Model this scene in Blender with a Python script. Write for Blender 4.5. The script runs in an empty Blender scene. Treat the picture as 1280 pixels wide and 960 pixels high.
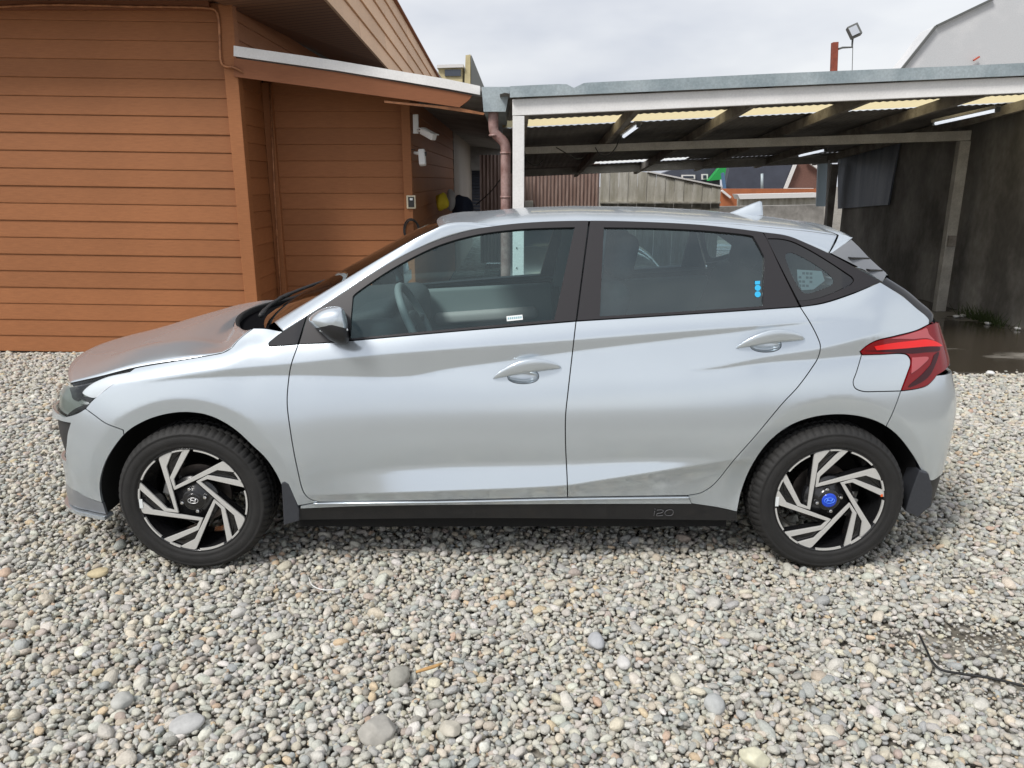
import bpy, bmesh, math, random
import numpy as np
from mathutils import Vector, Matrix, noise
from mathutils.bvhtree import BVHTree
from mathutils.geometry import delaunay_2d_cdt
R = math.radians
random.seed(7); rng = np.random.default_rng(7)
scene = bpy.context.scene
col = scene.collection

# ------------------------------------------------------------------ camera
FPX, PITCH, CAMH = 950.0, R(15.0), 1.56
cam_d = bpy.data.cameras.new('camera'); cam = bpy.data.objects.new('camera', cam_d); col.objects.link(cam)
cam.location = (0, 0, CAMH); cam.rotation_euler = (R(90) - PITCH, 0, 0)
cam_d.sensor_width = 36; cam_d.lens = 36 * FPX / 1280; cam_d.clip_start = 0.05; cam_d.clip_end = 600
scene.camera = cam
# ------------------------------------------------------------------ overcast sky
SUN_EL, SUN_AZ = R(50), R(226)          # azimuth clockwise from +Y: high, behind the camera to the left
world = bpy.data.worlds.new('World'); scene.world = world; world.use_nodes = True
wt = world.node_tree; wt.nodes.clear()
w_out = wt.nodes.new('ShaderNodeOutputWorld'); w_bg = wt.nodes.new('ShaderNodeBackground')
w_sky = wt.nodes.new('ShaderNodeTexSky'); w_sky.sky_type = 'NISHITA'; w_sky.sun_disc = False
w_sky.sun_elevation = SUN_EL; w_sky.sun_rotation = SUN_AZ; w_sky.air_density = 1.0; w_sky.dust_density = 3.0
w_bg.inputs['Strength'].default_value = 0.1
w_tc = wt.nodes.new('ShaderNodeTexCoord'); w_map = wt.nodes.new('ShaderNodeMapping'); w_map.inputs['Scale'].default_value = (1, 1, 2.6)
w_n = wt.nodes.new('ShaderNodeTexNoise'); w_n.inputs['Scale'].default_value = 2.0; w_n.inputs['Detail'].default_value = 5; w_n.inputs['Roughness'].default_value = 0.5
w_r = wt.nodes.new('ShaderNodeValToRGB')
w_r.color_ramp.elements[0].position = 0.40; w_r.color_ramp.elements[0].color = (3.2, 3.35, 3.75, 1)
w_r.color_ramp.elements[1].position = 0.60; w_r.color_ramp.elements[1].color = (4.75, 4.8, 4.9, 1)
w_mix = wt.nodes.new('ShaderNodeMix'); w_mix.data_type = 'RGBA'; w_mix.inputs[0].default_value = 0.90
L = wt.links.new
L(w_tc.outputs['Generated'], w_map.inputs['Vector']); L(w_map.outputs['Vector'], w_n.inputs['Vector']); L(w_n.outputs['Fac'], w_r.inputs['Fac'])
L(w_sky.outputs['Color'], w_mix.inputs[6]); L(w_r.outputs['Color'], w_mix.inputs[7]); L(w_mix.outputs[2], w_bg.inputs['Color'])
L(w_bg.outputs['Background'], w_out.inputs['Surface'])
sun_d = bpy.data.lights.new('sun', 'SUN'); sun = bpy.data.objects.new('sun', sun_d); col.objects.link(sun)
sun_d.energy = 1.5; sun_d.angle = R(15); sun_d.color = (1, 0.97, 0.93)
_sd = Vector((math.sin(SUN_AZ) * math.cos(SUN_EL), math.cos(SUN_AZ) * math.cos(SUN_EL), math.sin(SUN_EL)))
sun.rotation_euler = (-_sd).to_track_quat('-Z', 'Y').to_euler()
scene.view_settings.view_transform = 'Standard'; scene.view_settings.look = 'None'
scene.view_settings.gamma = 1; scene.view_settings.use_curve_mapping = False; scene.view_settings.exposure = 0.95
scene.cycles.max_bounces = 8; scene.cycles.transparent_max_bounces = 16; scene.cycles.use_denoising = True
scene.cycles.caustics_reflective = False; scene.cycles.caustics_refractive = False

# ------------------------------------------------------------------ pixels of the photograph -> places
CP, SP = math.cos(PITCH), math.sin(PITCH)
CAM = Vector((0, 0, CAMH))
def ray(px, py):
    a, b = (px - 640) / FPX, (480 - py) / FPX
    return Vector((a, CP + b * SP, -SP + b * CP))
def at(px, py, Y):
    d = ray(px, py); return CAM + d * (Y / d.y)
def at_x(px, py, X):
    d = ray(px, py); return CAM + d * (X / d.x)
def at_z(px, py, Z):
    d = ray(px, py); return CAM + d * ((Z - CAMH) / d.z)

# ------------------------------------------------------------------ objects
def tag(o, label=None, cat=None, group=None, kind=None):
    if label: o['label'] = label
    if cat: o['category'] = cat
    if group: o['group'] = group
    if kind: o['kind'] = kind
    return o
WL = {}                                     # where each Empty stands
def empty(name, loc=(0, 0, 0), parent=None):
    o = bpy.data.objects.new(name, None); col.objects.link(o); o.location = loc; o.empty_display_size = 0.1
    if parent is not None: o.parent = parent; o.matrix_parent_inverse = Matrix.Translation(-WL.get(parent.name, Vector((0, 0, 0))))
    WL[o.name] = Vector(loc)
    return o
def link(name, me, mat=None, parent=None, smooth=False):
    if mat is not None: me.materials.append(mat)
    if smooth: me.polygons.foreach_set('use_smooth', [True] * len(me.polygons))
    o = bpy.data.objects.new(name, me); col.objects.link(o)
    if parent is not None:
        o.parent = parent
        o.matrix_parent_inverse = Matrix.Translation(-WL.get(parent.name, Vector((0, 0, 0))))
    return o
def from_pd(name, v, f, mat=None, parent=None, smooth=False):
    me = bpy.data.meshes.new(name); me.from_pydata([tuple(p) for p in v], [], f); me.update()
    return link(name, me, mat, parent, smooth)
def from_bm(name, bm, mat=None, parent=None, smooth=False):
    me = bpy.data.meshes.new(name); bm.to_mesh(me); bm.free()
    return link(name, me, mat, parent, smooth)
class MB:
    """collects shapes of ONE part"""
    def __init__(s): s.v = []; s.f = []
    def add(s, v, f):
        k = len(s.v); s.v += [Vector(p) for p in v]; s.f += [[i + k for i in q] for q in f]; return s
    def box(s, c, size, rot=None):
        c = Vector(c); x, y, z = [a / 2 for a in size]
        P = [Vector(p) for p in ((-x,-y,-z),(x,-y,-z),(x,y,-z),(-x,y,-z),(-x,-y,z),(x,-y,z),(x,y,z),(-x,y,z))]
        if rot is not None: P = [rot @ p for p in P]
        return s.add([c + p for p in P], [(0,3,2,1),(4,5,6,7),(0,1,5,4),(1,2,6,5),(2,3,7,6),(3,0,4,7)])
    def bar(s, a, b, w, h, up=(0, 0, 1)):
        a, b = Vector(a), Vector(b); d = (b - a); l = d.length; d.normalize(); up = Vector(up)
        sx = d.cross(up).normalized(); uz = sx.cross(d).normalized()
        P = []
        for e in (a, b):
            for i, j in ((-1,-1),(1,-1),(1,1),(-1,1)): P.append(e + sx * (i * w / 2) + uz * (j * h / 2))
        return s.add(P, [(0,1,2,3),(7,6,5,4),(0,4,5,1),(1,5,6,2),(2,6,7,3),(3,7,4,0)])
    def tube(s, pts, r, n=8, closed=False, caps=True):
        pts = [Vector(p) for p in pts]; rr = r if isinstance(r, (list, tuple)) else [r] * len(pts)
        V = []; F = []; N = len(pts); ref = Vector((0.13, 0.27, 0.95))
        for i, p in enumerate(pts):
            if closed: t = pts[(i + 1) % N] - pts[i - 1]
            else: t = pts[min(i + 1, N - 1)] - pts[max(i - 1, 0)]
            t.normalize(); a = t.cross(ref)
            if a.length < 1e-3: a = t.cross(Vector((1, 0, 0)))
            a.normalize(); b = t.cross(a); ref = a.cross(t)
            for k in range(n):
                w = 2 * math.pi * k / n; V.append(p + (a * math.cos(w) + b * math.sin(w)) * rr[i])
        for i in range(N if closed else N - 1):
            j = (i + 1) % N
            for k in range(n): F.append((i*n+k, i*n+(k+1)%n, j*n+(k+1)%n, j*n+k))
        if caps and not closed: F.append(tuple(range(n-1, -1, -1))); F.append(tuple((N-1)*n+k for k in range(n)))
        return s.add(V, F)
    def prism(s, poly, axis, a, b):
        """polygon of 2-D points swept along an axis ('x','y','z') from a to b"""
        def P(p, t):
            return {'x': (t, p[0], p[1]), 'y': (p[0], t, p[1]), 'z': (p[0], p[1], t)}[axis]
        n = len(poly); V = [P(p, a) for p in poly] + [P(p, b) for p in poly]
        F = [tuple(range(n - 1, -1, -1)), tuple(range(n, 2 * n))] + [(i, (i+1) % n, n + (i+1) % n, n + i) for i in range(n)]
        return s.add(V, F)
    def build(s, name, mat, parent=None, smooth=False, bevel=0, fix=True):
        me = bpy.data.meshes.new(name); me.from_pydata([tuple(p) for p in s.v], [], s.f)
        bm = bmesh.new(); bm.from_mesh(me)
        if fix: bmesh.ops.recalc_face_normals(bm, faces=bm.faces)
        if bevel:
            bmesh.ops.bevel(bm, geom=[e for e in bm.edges if len(e.link_faces) == 2 and e.calc_face_angle(0) > 0.5], offset=bevel, segments=2, affect='EDGES', profile=0.6)
        bm.to_mesh(me); bm.free()
        return link(name, me, mat, parent, smooth)
def catmull(P, step=2.0, closed=False):
    P = [np.array(p, float) for p in P]
    if len(P) == 2:
        n = max(2, int(np.linalg.norm(P[1] - P[0]) / step) + 1); return [P[0] + (P[1] - P[0]) * t for t in np.linspace(0, 1, n)]
    Q = [P[-1]] + P + P[:2] if closed else [2 * P[0] - P[1]] + P + [2 * P[-1] - P[-2]]
    out = []
    for i in range(1, len(Q) - 2):
        p0, p1, p2, p3 = Q[i-1], Q[i], Q[i+1], Q[i+2]
        d = [max(np.linalg.norm(b - a) ** 0.5, 1e-6) for a, b in ((p0, p1), (p1, p2), (p2, p3))]
        m1 = (p1 - p0) / d[0] - (p2 - p0) / (d[0] + d[1]) + (p2 - p1) / d[1]
        m2 = (p2 - p1) / d[1] - (p3 - p1) / (d[1] + d[2]) + (p3 - p2) / d[2]
        m1 = m1 * d[1]; m2 = m2 * d[1]
        n = max(2, int(np.linalg.norm(p2 - p1) / step) + 1)
        for t in np.linspace(0, 1, n, endpoint=False):
            out.append((2*t**3-3*t**2+1)*p1 + (t**3-2*t**2+t)*m1 + (-2*t**3+3*t**2)*p2 + (t**3-t**2)*m2)
    if not closed: out.append(P[-1])
    return out
def ss(a, b, x):
    t = np.clip((x - a) / (b - a), 0, 1); return t * t * (3 - 2 * t)

# ------------------------------------------------------------------ materials
MAT = {}
def nodes(name):
    m = bpy.data.materials.new(name); m.use_nodes = True; t = m.node_tree
    return m, t, t.nodes['Principled BSDF']
def pmat(name, c, rough=0.5, metal=0.0, coat=0.0, spec=0.5, noise_s=0, noise_a=0.0, bump=0.0, bump_s=None, emit=None, detail=6, coat_r=0.03, ior=None, stretch=None, rvar=0.0):
    m, t, b = nodes(name); b.inputs['Base Color'].default_value = (*c, 1); b.inputs['Roughness'].default_value = rough
    b.inputs['Metallic'].default_value = metal; b.inputs['Coat Weight'].default_value = coat; b.inputs['Coat Roughness'].default_value = coat_r
    b.inputs['Specular IOR Level'].default_value = spec
    if ior: b.inputs['IOR'].default_value = ior
    if emit: b.inputs['Emission Color'].default_value = (*emit[0], 1); b.inputs['Emission Strength'].default_value = emit[1]
    if noise_a or bump or rvar:
        tc = t.nodes.new('ShaderNodeTexCoord'); mp = t.nodes.new('ShaderNodeMapping'); t.links.new(tc.outputs['Object'], mp.inputs['Vector'])
        if stretch: mp.inputs['Scale'].default_value = stretch
        n = t.nodes.new('ShaderNodeTexNoise'); n.inputs['Scale'].default_value = noise_s or 10; n.inputs['Detail'].default_value = detail; n.inputs['Roughness'].default_value = 0.6
        t.links.new(mp.outputs['Vector'], n.inputs['Vector'])
        if noise_a:
            mr = t.nodes.new('ShaderNodeMapRange'); mr.inputs[1].default_value = 0.25; mr.inputs[2].default_value = 0.75
            mr.inputs[3].default_value = 1 - noise_a; mr.inputs[4].default_value = 1 + noise_a
            t.links.new(n.outputs['Fac'], mr.inputs[0])
            mx = t.nodes.new('ShaderNodeMix'); mx.data_type = 'RGBA'; mx.blend_type = 'MULTIPLY'; mx.inputs[0].default_value = 1; mx.inputs[6].default_value = (*c, 1)
            t.links.new(mr.outputs[0], mx.inputs[7]); t.links.new(mx.outputs[2], b.inputs['Base Color'])
        if rvar:
            m2 = t.nodes.new('ShaderNodeMapRange'); m2.inputs[3].default_value = rough - rvar; m2.inputs[4].default_value = rough + rvar
            t.links.new(n.outputs['Fac'], m2.inputs[0]); t.links.new(m2.outputs[0], b.inputs['Roughness'])
        if bump:
            bn = t.nodes.new('ShaderNodeBump'); bn.inputs['Strength'].default_value = 1; bn.inputs['Distance'].default_value = bump
            n2 = n
            if bump_s:
                n2 = t.nodes.new('ShaderNodeTexNoise'); n2.inputs['Scale'].default_value = bump_s; n2.inputs['Detail'].default_value = 4; t.links.new(mp.outputs['Vector'], n2.inputs['Vector'])
            t.links.new(n2.outputs['Fac'], bn.inputs['Height']); t.links.new(bn.outputs['Normal'], b.inputs['Normal'])
    MAT[name] = m; return m
def glass_mat(name, tint, ior=1.5, gloss=(0.95, 1, 1), dirt=0.0, boost=1.0):
    m = bpy.data.materials.new(name); m.use_nodes = True; t = m.node_tree; t.nodes.clear()
    o = t.nodes.new('ShaderNodeOutputMaterial'); mx = t.nodes.new('ShaderNodeMixShader'); tr = t.nodes.new('ShaderNodeBsdfTransparent'); gl = t.nodes.new('ShaderNodeBsdfGlossy')
    fr = t.nodes.new('ShaderNodeFresnel'); fr.inputs['IOR'].default_value = ior
    tr.inputs['Color'].default_value = (*tint, 1); gl.inputs['Color'].default_value = (*gloss, 1); gl.inputs['Roughness'].default_value = 0.015
    mu = t.nodes.new('ShaderNodeMath'); mu.operation = 'MULTIPLY'; mu.use_clamp = True; mu.inputs[1].default_value = boost
    t.links.new(fr.outputs[0], mu.inputs[0]); t.links.new(mu.outputs[0], mx.inputs[0]); t.links.new(tr.outputs[0], mx.inputs[1]); t.links.new(gl.outputs[0], mx.inputs[2])
    last = mx
    if dirt:
        df = t.nodes.new('ShaderNodeBsdfDiffuse'); df.inputs['Color'].default_value = (0.6, 0.62, 0.62, 1)
        m2 = t.nodes.new('ShaderNodeMixShader'); n = t.nodes.new('ShaderNodeTexNoise'); n.inputs['Scale'].default_value = 5; n.inputs['Detail'].default_value = 6
        tc = t.nodes.new('ShaderNodeTexCoord'); t.links.new(tc.outputs['Object'], n.inputs['Vector'])
        mr = t.nodes.new('ShaderNodeMapRange'); mr.inputs[1].default_value = 0.35; mr.inputs[2].default_value = 0.8; mr.inputs[3].default_value = 0; mr.inputs[4].default_value = dirt
        t.links.new(n.outputs['Fac'], mr.inputs[0]); t.links.new(mr.outputs[0], m2.inputs[0]); t.links.new(mx.outputs[0], m2.inputs[1]); t.links.new(df.outputs[0], m2.inputs[2]); last = m2
    t.links.new(last.outputs[0], o.inputs['Surface']); MAT[name] = m; return m
def paint_mat(name, c):
    """silver: a tight metallic lobe, a wide flake lobe and clear coat"""
    m, t, b = nodes(name); Lk = t.links.new; o = t.nodes['Material Output']
    b2 = t.nodes.new('ShaderNodeBsdfPrincipled'); mx = t.nodes.new('ShaderNodeMixShader'); mx.inputs[0].default_value = 0.32
    tc = t.nodes.new('ShaderNodeTexCoord'); n = t.nodes.new('ShaderNodeTexNoise'); n.inputs['Scale'].default_value = 1.6; n.inputs['Detail'].default_value = 6; Lk(tc.outputs['Object'], n.inputs['Vector'])
    mr = t.nodes.new('ShaderNodeMapRange'); mr.inputs[1].default_value = 0.3; mr.inputs[2].default_value = 0.7; mr.inputs[3].default_value = 0.97; mr.inputs[4].default_value = 1.02; Lk(n.outputs['Fac'], mr.inputs[0])
    cm = t.nodes.new('ShaderNodeMix'); cm.data_type = 'RGBA'; cm.blend_type = 'MULTIPLY'; cm.inputs[0].default_value = 1; cm.inputs[6].default_value = (*c, 1); Lk(mr.outputs[0], cm.inputs[7])
    for q, ro, me_ in ((b, 0.17, 0.88), (b2, 0.50, 0.55)):
        Lk(cm.outputs[2], q.inputs['Base Color']); q.inputs['Roughness'].default_value = ro; q.inputs['Metallic'].default_value = me_; q.inputs['Coat Weight'].default_value = 0.4; q.inputs['Coat Roughness'].default_value = 0.04
    Lk(b.outputs[0], mx.inputs[1]); Lk(b2.outputs[0], mx.inputs[2]); Lk(mx.outputs[0], o.inputs['Surface']); MAT[name] = m
paint_mat('paint', (0.65, 0.71, 0.755))
pmat('black_trim', (0.022, 0.020, 0.022), 0.38, spec=0.45)
pmat('black_gloss', (0.012, 0.012, 0.013), 0.12, coat=0.6)
pmat('black_plastic', (0.02, 0.02, 0.021), 0.55, noise_s=300, noise_a=0.2, bump=0.0006)
pmat('shell_dark', (0.006, 0.006, 0.006), 0.9)
pmat('rubber', (0.015, 0.0145, 0.014), 0.72, noise_s=14, noise_a=0.35, bump=0.0008, bump_s=120)
pmat('alloy', (0.66, 0.655, 0.63), 0.34, 0.35, noise_s=200, noise_a=0.06)
pmat('rim_black', (0.010, 0.010, 0.011), 0.22, coat=0.5)
pmat('brake_steel', (0.16, 0.14, 0.13), 0.45, 0.9, noise_s=30, noise_a=0.3)
pmat('caliper', (0.42, 0.42, 0.40), 0.5, 0.6)
pmat('chrome', (0.8, 0.8, 0.8), 0.12, 1.0)
pmat('white_emblem', (0.75, 0.75, 0.75), 0.3, 0.6)
pmat('blue_film', (0.01, 0.07, 0.62), 0.25, coat=0.5)
pmat('blue_light', (0.10, 0.28, 0.95), 0.3, coat=0.5)
pmat('orange_paint', (0.8, 0.14, 0.03), 0.5)
pmat('label_white', (0.75, 0.78, 0.78), 0.5)
pmat('label_ink', (0.25, 0.42, 0.46), 0.5)
pmat('sticker_blue', (0.03, 0.42, 0.72), 0.4)
pmat('interior_dark', (0.05, 0.056, 0.06), 0.75, noise_s=60, noise_a=0.15)
pmat('interior_grey', (0.22, 0.245, 0.25), 0.7)
pmat('interior_light', (0.50, 0.45, 0.45), 0.7)
pmat('red_lens', (0.20, 0.002, 0.005), 0.12, coat=0.3, spec=0.35)
pmat('red_bright', (0.80, 0.006, 0.006), 0.3, coat=0.3)
pmat('red_pale', (0.44, 0.085, 0.095), 0.2, coat=0.3)
pmat('red_dark', (0.04, 0.004, 0.008), 0.15, coat=0.2, spec=0.3)
pmat('lamp_dark', (0.02, 0.02, 0.022), 0.25, coat=0.5)
pmat('lamp_silver', (0.7, 0.72, 0.74), 0.2, 0.9)
pmat('lamp_body', (0.24, 0.27, 0.25), 0.25, 0.3)
pmat('drl_white', (0.86, 0.89, 0.93), 0.25, 0.2, coat=0.5)
glass_mat('glass_side', (0.74, 0.90, 0.90), 1.52, gloss=(0.78, 0.97, 1), dirt=0.02, boost=1.6)
glass_mat('glass_rear', (0.66, 0.82, 0.84), 1.55, gloss=(0.82, 0.97, 1), dirt=0.03, boost=2.4)
glass_mat('glass_front', (0.80, 0.90, 0.88), 1.5)
glass_mat('glass_lamp', (0.95, 0.97, 0.97), 1.35)
# ================================================================== THE CAR
YC = 3.71                                   # the car's centre plane
WX = (-1.294, 1.288)                        # wheel centres
class Surf:
    """a smooth sheet P(a, b) with normals; pixels can be laid onto it"""
    def __init__(s, A, B, P, flip=False):
        s.A, s.B, s.P = A, B, P; n, m = P.shape[:2]
        ta = np.gradient(P, axis=0); tb = np.gradient(P, axis=1)
        N = np.cross(ta, tb); N /= np.linalg.norm(N, axis=2, keepdims=True) + 1e-12
        s.N = -N if flip else N
        V = [Vector(p) for p in P.reshape(-1, 3)]
        F = [(i*m+j, (i+1)*m+j, (i+1)*m+j+1, i*m+j+1) for i in range(n-1) for j in range(m-1)]
        s.bvh = BVHTree.FromPolygons(V, F); s.m = m
    def cast(s, px, py):
        h, nn, idx, dist = s.bvh.ray_cast(CAM, ray(px, py).normalized(), 60)
        if h is None: return None
        i, j = divmod(idx, s.m - 1); h = np.array(h)
        p0 = s.P[i, j]; ea = s.P[i+1, j] - p0; eb = s.P[i, j+1] - p0; d = h - p0
        G = np.array([[ea @ ea, ea @ eb], [ea @ eb, eb @ eb]]); x = np.linalg.solve(G, [d @ ea, d @ eb])
        return np.array([s.A[i] + x[0] * (s.A[i+1] - s.A[i]), s.B[j] + x[1] * (s.B[j+1] - s.B[j])])
    def ev(s, ab):
        ab = np.atleast_2d(ab); fa = np.clip((ab[:, 0] - s.A[0]) / (s.A[-1] - s.A[0]), 0, 1) * (len(s.A) - 1)
        fb = np.clip((ab[:, 1] - s.B[0]) / (s.B[-1] - s.B[0]), 0, 1) * (len(s.B) - 1)
        i = np.minimum(fa.astype(int), len(s.A) - 2); j = np.minimum(fb.astype(int), len(s.B) - 2)
        u = (fa - i)[:, None]; v = (fb - j)[:, None]
        def L4(X): return X[i, j]*(1-u)*(1-v) + X[i+1, j]*u*(1-v) + X[i, j+1]*(1-u)*v + X[i+1, j+1]*u*v
        n = L4(s.N); n /= np.linalg.norm(n, axis=1, keepdims=True)
        return L4(s.P), n
    def curve(s, pts, step=2.0, smooth=True):
        """pixel polyline (or ('p', a, b) points) -> param polyline"""
        out = []
        run = []
        def flush():
            if not run: return
            dense = catmull(run, step) if smooth and len(run) > 1 else [np.array(p) for p in run]
            for q in dense:
                c = s.cast(*q)
                if c is not None: out.append(c)
            run.clear()
        for p in pts:
            if p[0] == 'p': flush(); out.append(np.array(p[1:], float))
            else: run.append(p)
        flush(); return out
def resample(P, h):
    P = np.array(P); keep = [0]
    for i in range(1, len(P)):
        if np.linalg.norm(P[i] - P[keep[-1]]) > 1e-5: keep.append(i)
    P = P[keep]; out = []
    for i in range(len(P)):
        a, b = P[i], P[(i+1) % len(P)]; l = np.linalg.norm(b - a); n = max(1, int(round(l / h)))
        for k in range(n): out.append(a + (b - a) * k / n)
    return np.array(out)
def thin(P, h):
    out = [P[0]]
    for p in P[1:]:
        if np.linalg.norm(p - out[-1]) >= h: out.append(p)
    if np.linalg.norm(out[-1] - out[0]) < h * 0.6: out.pop()
    return np.array(out)
def area(P): x, y = P[:, 0], P[:, 1]; return 0.5 * np.sum(x * np.roll(y, -1) - np.roll(x, -1) * y)
def inset(P, d):
    if d == 0: return P
    e = np.roll(P, -1, 0) - P; e /= np.linalg.norm(e, axis=1, keepdims=True) + 1e-12
    n = np.stack([-e[:, 1], e[:, 0]], 1)             # inward for counter-clockwise loops
    a = n + np.roll(n, 1, 0); l2 = np.maximum((a * a).sum(1, keepdims=True), 0.8)
    return P + a * (2 * d / l2)
def inside(Q, P):
    x, y = Q[:, 0][:, None], Q[:, 1][:, None]; x0, y0 = P[:, 0][None], P[:, 1][None]; x1, y1 = np.roll(P[:, 0], -1)[None], np.roll(P[:, 1], -1)[None]
    c = ((y0 > y) != (y1 > y)) & (x < (x1 - x0) * (y - y0) / (y1 - y0 + 1e-15) + x0)
    return c.sum(1) % 2 == 1
def dist_to(Q, P):
    a = P[None]; d = (np.roll(P, -1, 0) - P)[None]; w = Q[:, None] - a
    t = np.clip((w * d).sum(2) / ((d * d).sum(2) + 1e-12), 0, 1); return np.linalg.norm(w - t[..., None] * d, axis=2).min(1)
def mirror_y(v): return [(p[0], 2 * YC - p[1], p[2]) for p in v]
def panel(name, surf, loop, mat, parent, holes=(), h=0.02, gap=0.0022, depth=0.012, off=0.0, creases=(), both=True, bh=0.007):
    """a sheet-metal piece: outline laid on a surface, edges folded in"""
    loops = []
    for k, lp in enumerate([loop] + list(holes)):
        P = thin(resample(lp, bh), bh * 0.55)
        if (area(P) < 0) == (k == 0): P = P[::-1]
        loops.append(inset(P, gap if k == 0 else gap))
    P0 = loops[0]; lo, hi = P0.min(0), P0.max(0)
    gx, gy = np.meshgrid(np.arange(lo[0], hi[0], h), np.arange(lo[1], hi[1], h * 0.75)); Q = np.stack([gx.ravel(), gy.ravel()], 1)
    Q[:, 0] += (np.round(Q[:, 1] / (h * 0.75)) % 2) * h * 0.5
    for c in creases:
        c = resample(c, 0.010)[:-1] if len(c) > 2 else np.array(c)
        t = np.gradient(c, axis=0); t /= np.linalg.norm(t, axis=1, keepdims=True) + 1e-9; n = np.stack([-t[:, 1], t[:, 0]], 1)
        if len(Q): Q = Q[np.min(np.linalg.norm(Q[:, None] - c[None], axis=2), 1) > 0.010]
        Q = np.concatenate([Q, c + n * 0.0045, c - n * 0.0045])
    m = inside(Q, P0)
    for hl in loops[1:]: m &= ~inside(Q, hl)
    Q = Q[m]
    if len(Q):
        d = np.min([dist_to(Q, l) for l in loops], 0); Q = Q[d > bh * 0.6]
    V = []; E = []
    for l in loops:
        k = len(V); V += [Vector(p) for p in l]; E += [(k + i, k + (i + 1) % len(l)) for i in range(len(l))]
    V += [Vector(p) for p in Q]
    r = delaunay_2d_cdt(V, E, [], 0, 1e-7)
    pv = np.array([tuple(p) for p in r[0]]); T = np.array([t for t in r[2] if len(t) == 3])
    c = pv[T].mean(1); ok = inside(c, P0)
    for hl in loops[1:]: ok &= ~inside(c, hl)
    T = T[ok]
    pos, nor = surf.ev(pv); pos = pos + nor * off
    gn = np.cross(pos[T[:, 1]] - pos[T[:, 0]], pos[T[:, 2]] - pos[T[:, 0]]); sg_ = (gn * nor[T[:, 0]]).sum(1)
    T = T[np.abs(sg_) > 1e-10]; sg_ = sg_[np.abs(sg_) > 1e-10]; T[sg_ < 0] = T[sg_ < 0][:, ::-1]
    verts = [tuple(p) for p in pos]; norms = [tuple(n) for n in nor]; faces = [tuple(t) for t in T]
    if depth:
        for l in loops:
            lp, ln = surf.ev(l); lp = lp + ln * off; tg = np.roll(lp, -1, 0) - np.roll(lp, 1, 0); tg /= np.linalg.norm(tg, axis=1, keepdims=True) + 1e-9
            sn = np.cross(tg, ln); k = len(verts); n = len(l)
            # orientation of the flange: away from the sheet
            pr, _ = surf.ev(l + 0.002 * np.stack([-(np.roll(l, -1, 0) - l)[:, 1], (np.roll(l, -1, 0) - l)[:, 0]], 1) / 0.007)
            sg = np.sign(((pr - (lp - ln * off)) * sn).sum(1).mean()) or 1; sn = -sn * sg
            verts += [tuple(p) for p in lp] + [tuple(p) for p in lp - ln * depth]; norms += [tuple(q) for q in sn] * 2
            for i in range(n):
                j = (i + 1) % n; f = (k + i, k + j, k + n + j, k + n + i)
                g = np.cross(lp[j] - lp[i], -ln[i])
                faces.append(f if g @ sn[i] > 0 else f[::-1])
    res = []
    for side in ((0, 1) if both else (0,)):
        v, n, f = verts, norms, faces
        if side: v = mirror_y(verts); n = [(q[0], -q[1], q[2]) for q in norms]; f = [t[::-1] for t in faces]
        me = bpy.data.meshes.new(name); me.from_pydata(v, [], f); me.polygons.foreach_set('use_smooth', [True] * len(me.polygons))
        me.normals_split_custom_set_from_vertices(n)
        par = parent[side] if isinstance(parent, (list, tuple)) else parent
        res.append(link(name, me, mat, par))
    return res if both else res[0]

# ---- plan outline of the body (x, half width), nose to tail
OUT = catmull([(-2.085, 0), (-2.074, 0.20), (-2.034, 0.42), (-1.955, 0.60), (-1.850, 0.715), (-1.70, 0.80), (-1.45, 0.852), (-1.05, 0.872), (-0.4, 0.8775), (0.4, 0.8775),
               (1.0, 0.872), (1.38, 0.857), (1.62, 0.823), (1.775, 0.769), (1.866, 0.665), (1.906, 0.45), (1.921, 0.22), (1.926, 0)], 0.004)
OUT = np.array(OUT); _l = np.concatenate([[0], np.cumsum(np.linalg.norm(np.diff(OUT, axis=0), axis=1))])
NU, NZ = 760, 340
UA = np.linspace(0, _l[-1], NU); OX = np.interp(UA, _l, OUT[:, 0]); OW = np.interp(UA, _l, OUT[:, 1])
TX, TW = np.gradient(OX), np.gradient(OW); _q = np.hypot(TX, TW); TX /= _q; TW /= _q
ZA = np.linspace(0.12, 1.275, NZ)
def make_side(o):
    P = np.zeros((NU, NZ, 3)); P[:, :, 0] = OX[:, None] + TW[:, None] * o; P[:, :, 1] = YC - (OW[:, None] - TX[:, None] * o); P[:, :, 2] = ZA[None]
    return Surf(UA, ZA, P)
def u_of_x(x): k = slice(np.argmin(np.abs(OX + 1.96)), np.argmin(np.abs(OX - 1.88))); return float(np.interp(x, OX[k], UA[k]))
# traced feature lines (photo pixels)
F_CREASE = [(382, 619), (559, 614), (709, 607), (740, 602.5), (830, 588.5), (915, 574.5)]
F_SU = [(382, 612), (402, 601), (465, 588.5), (559, 582), (709, 578.5), (800, 575), (880, 573.5), (915, 573)]
F_B1U = [(161, 480), (220, 470), (276, 462), (363, 454), (450, 445), (560, 436), (720, 424), (880, 411.5), (1013, 402), (1077, 398)]
F_B1L = [(161, 481.5), (220, 474), (276, 471), (363, 469), (510, 470), (560, 461), (620, 453), (720, 439), (880, 420), (1013, 404), (1077, 399)]
F_B2U = [(850, 464), (880, 460.5), (960, 445), (1021, 436), (1077, 422.6), (1106, 415)]
F_B2L = [(850, 465), (880, 463), (960, 453), (1021, 448.7), (1077, 444), (1106, 444)]
F_RAMP = [(161, 483), (276, 474), (363, 471), (510, 471), (720, 467), (880, 463), (1021, 449.5), (1106, 444)]
F_TOP = [(90, 479), (124, 471), (168, 460), (220, 451), (279, 441), (317, 424), (345, 431), (437, 426), (560, 415), (720, 402), (880, 392), (1001, 384), (1029, 379), (1066, 367), (1102, 352)]
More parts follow.
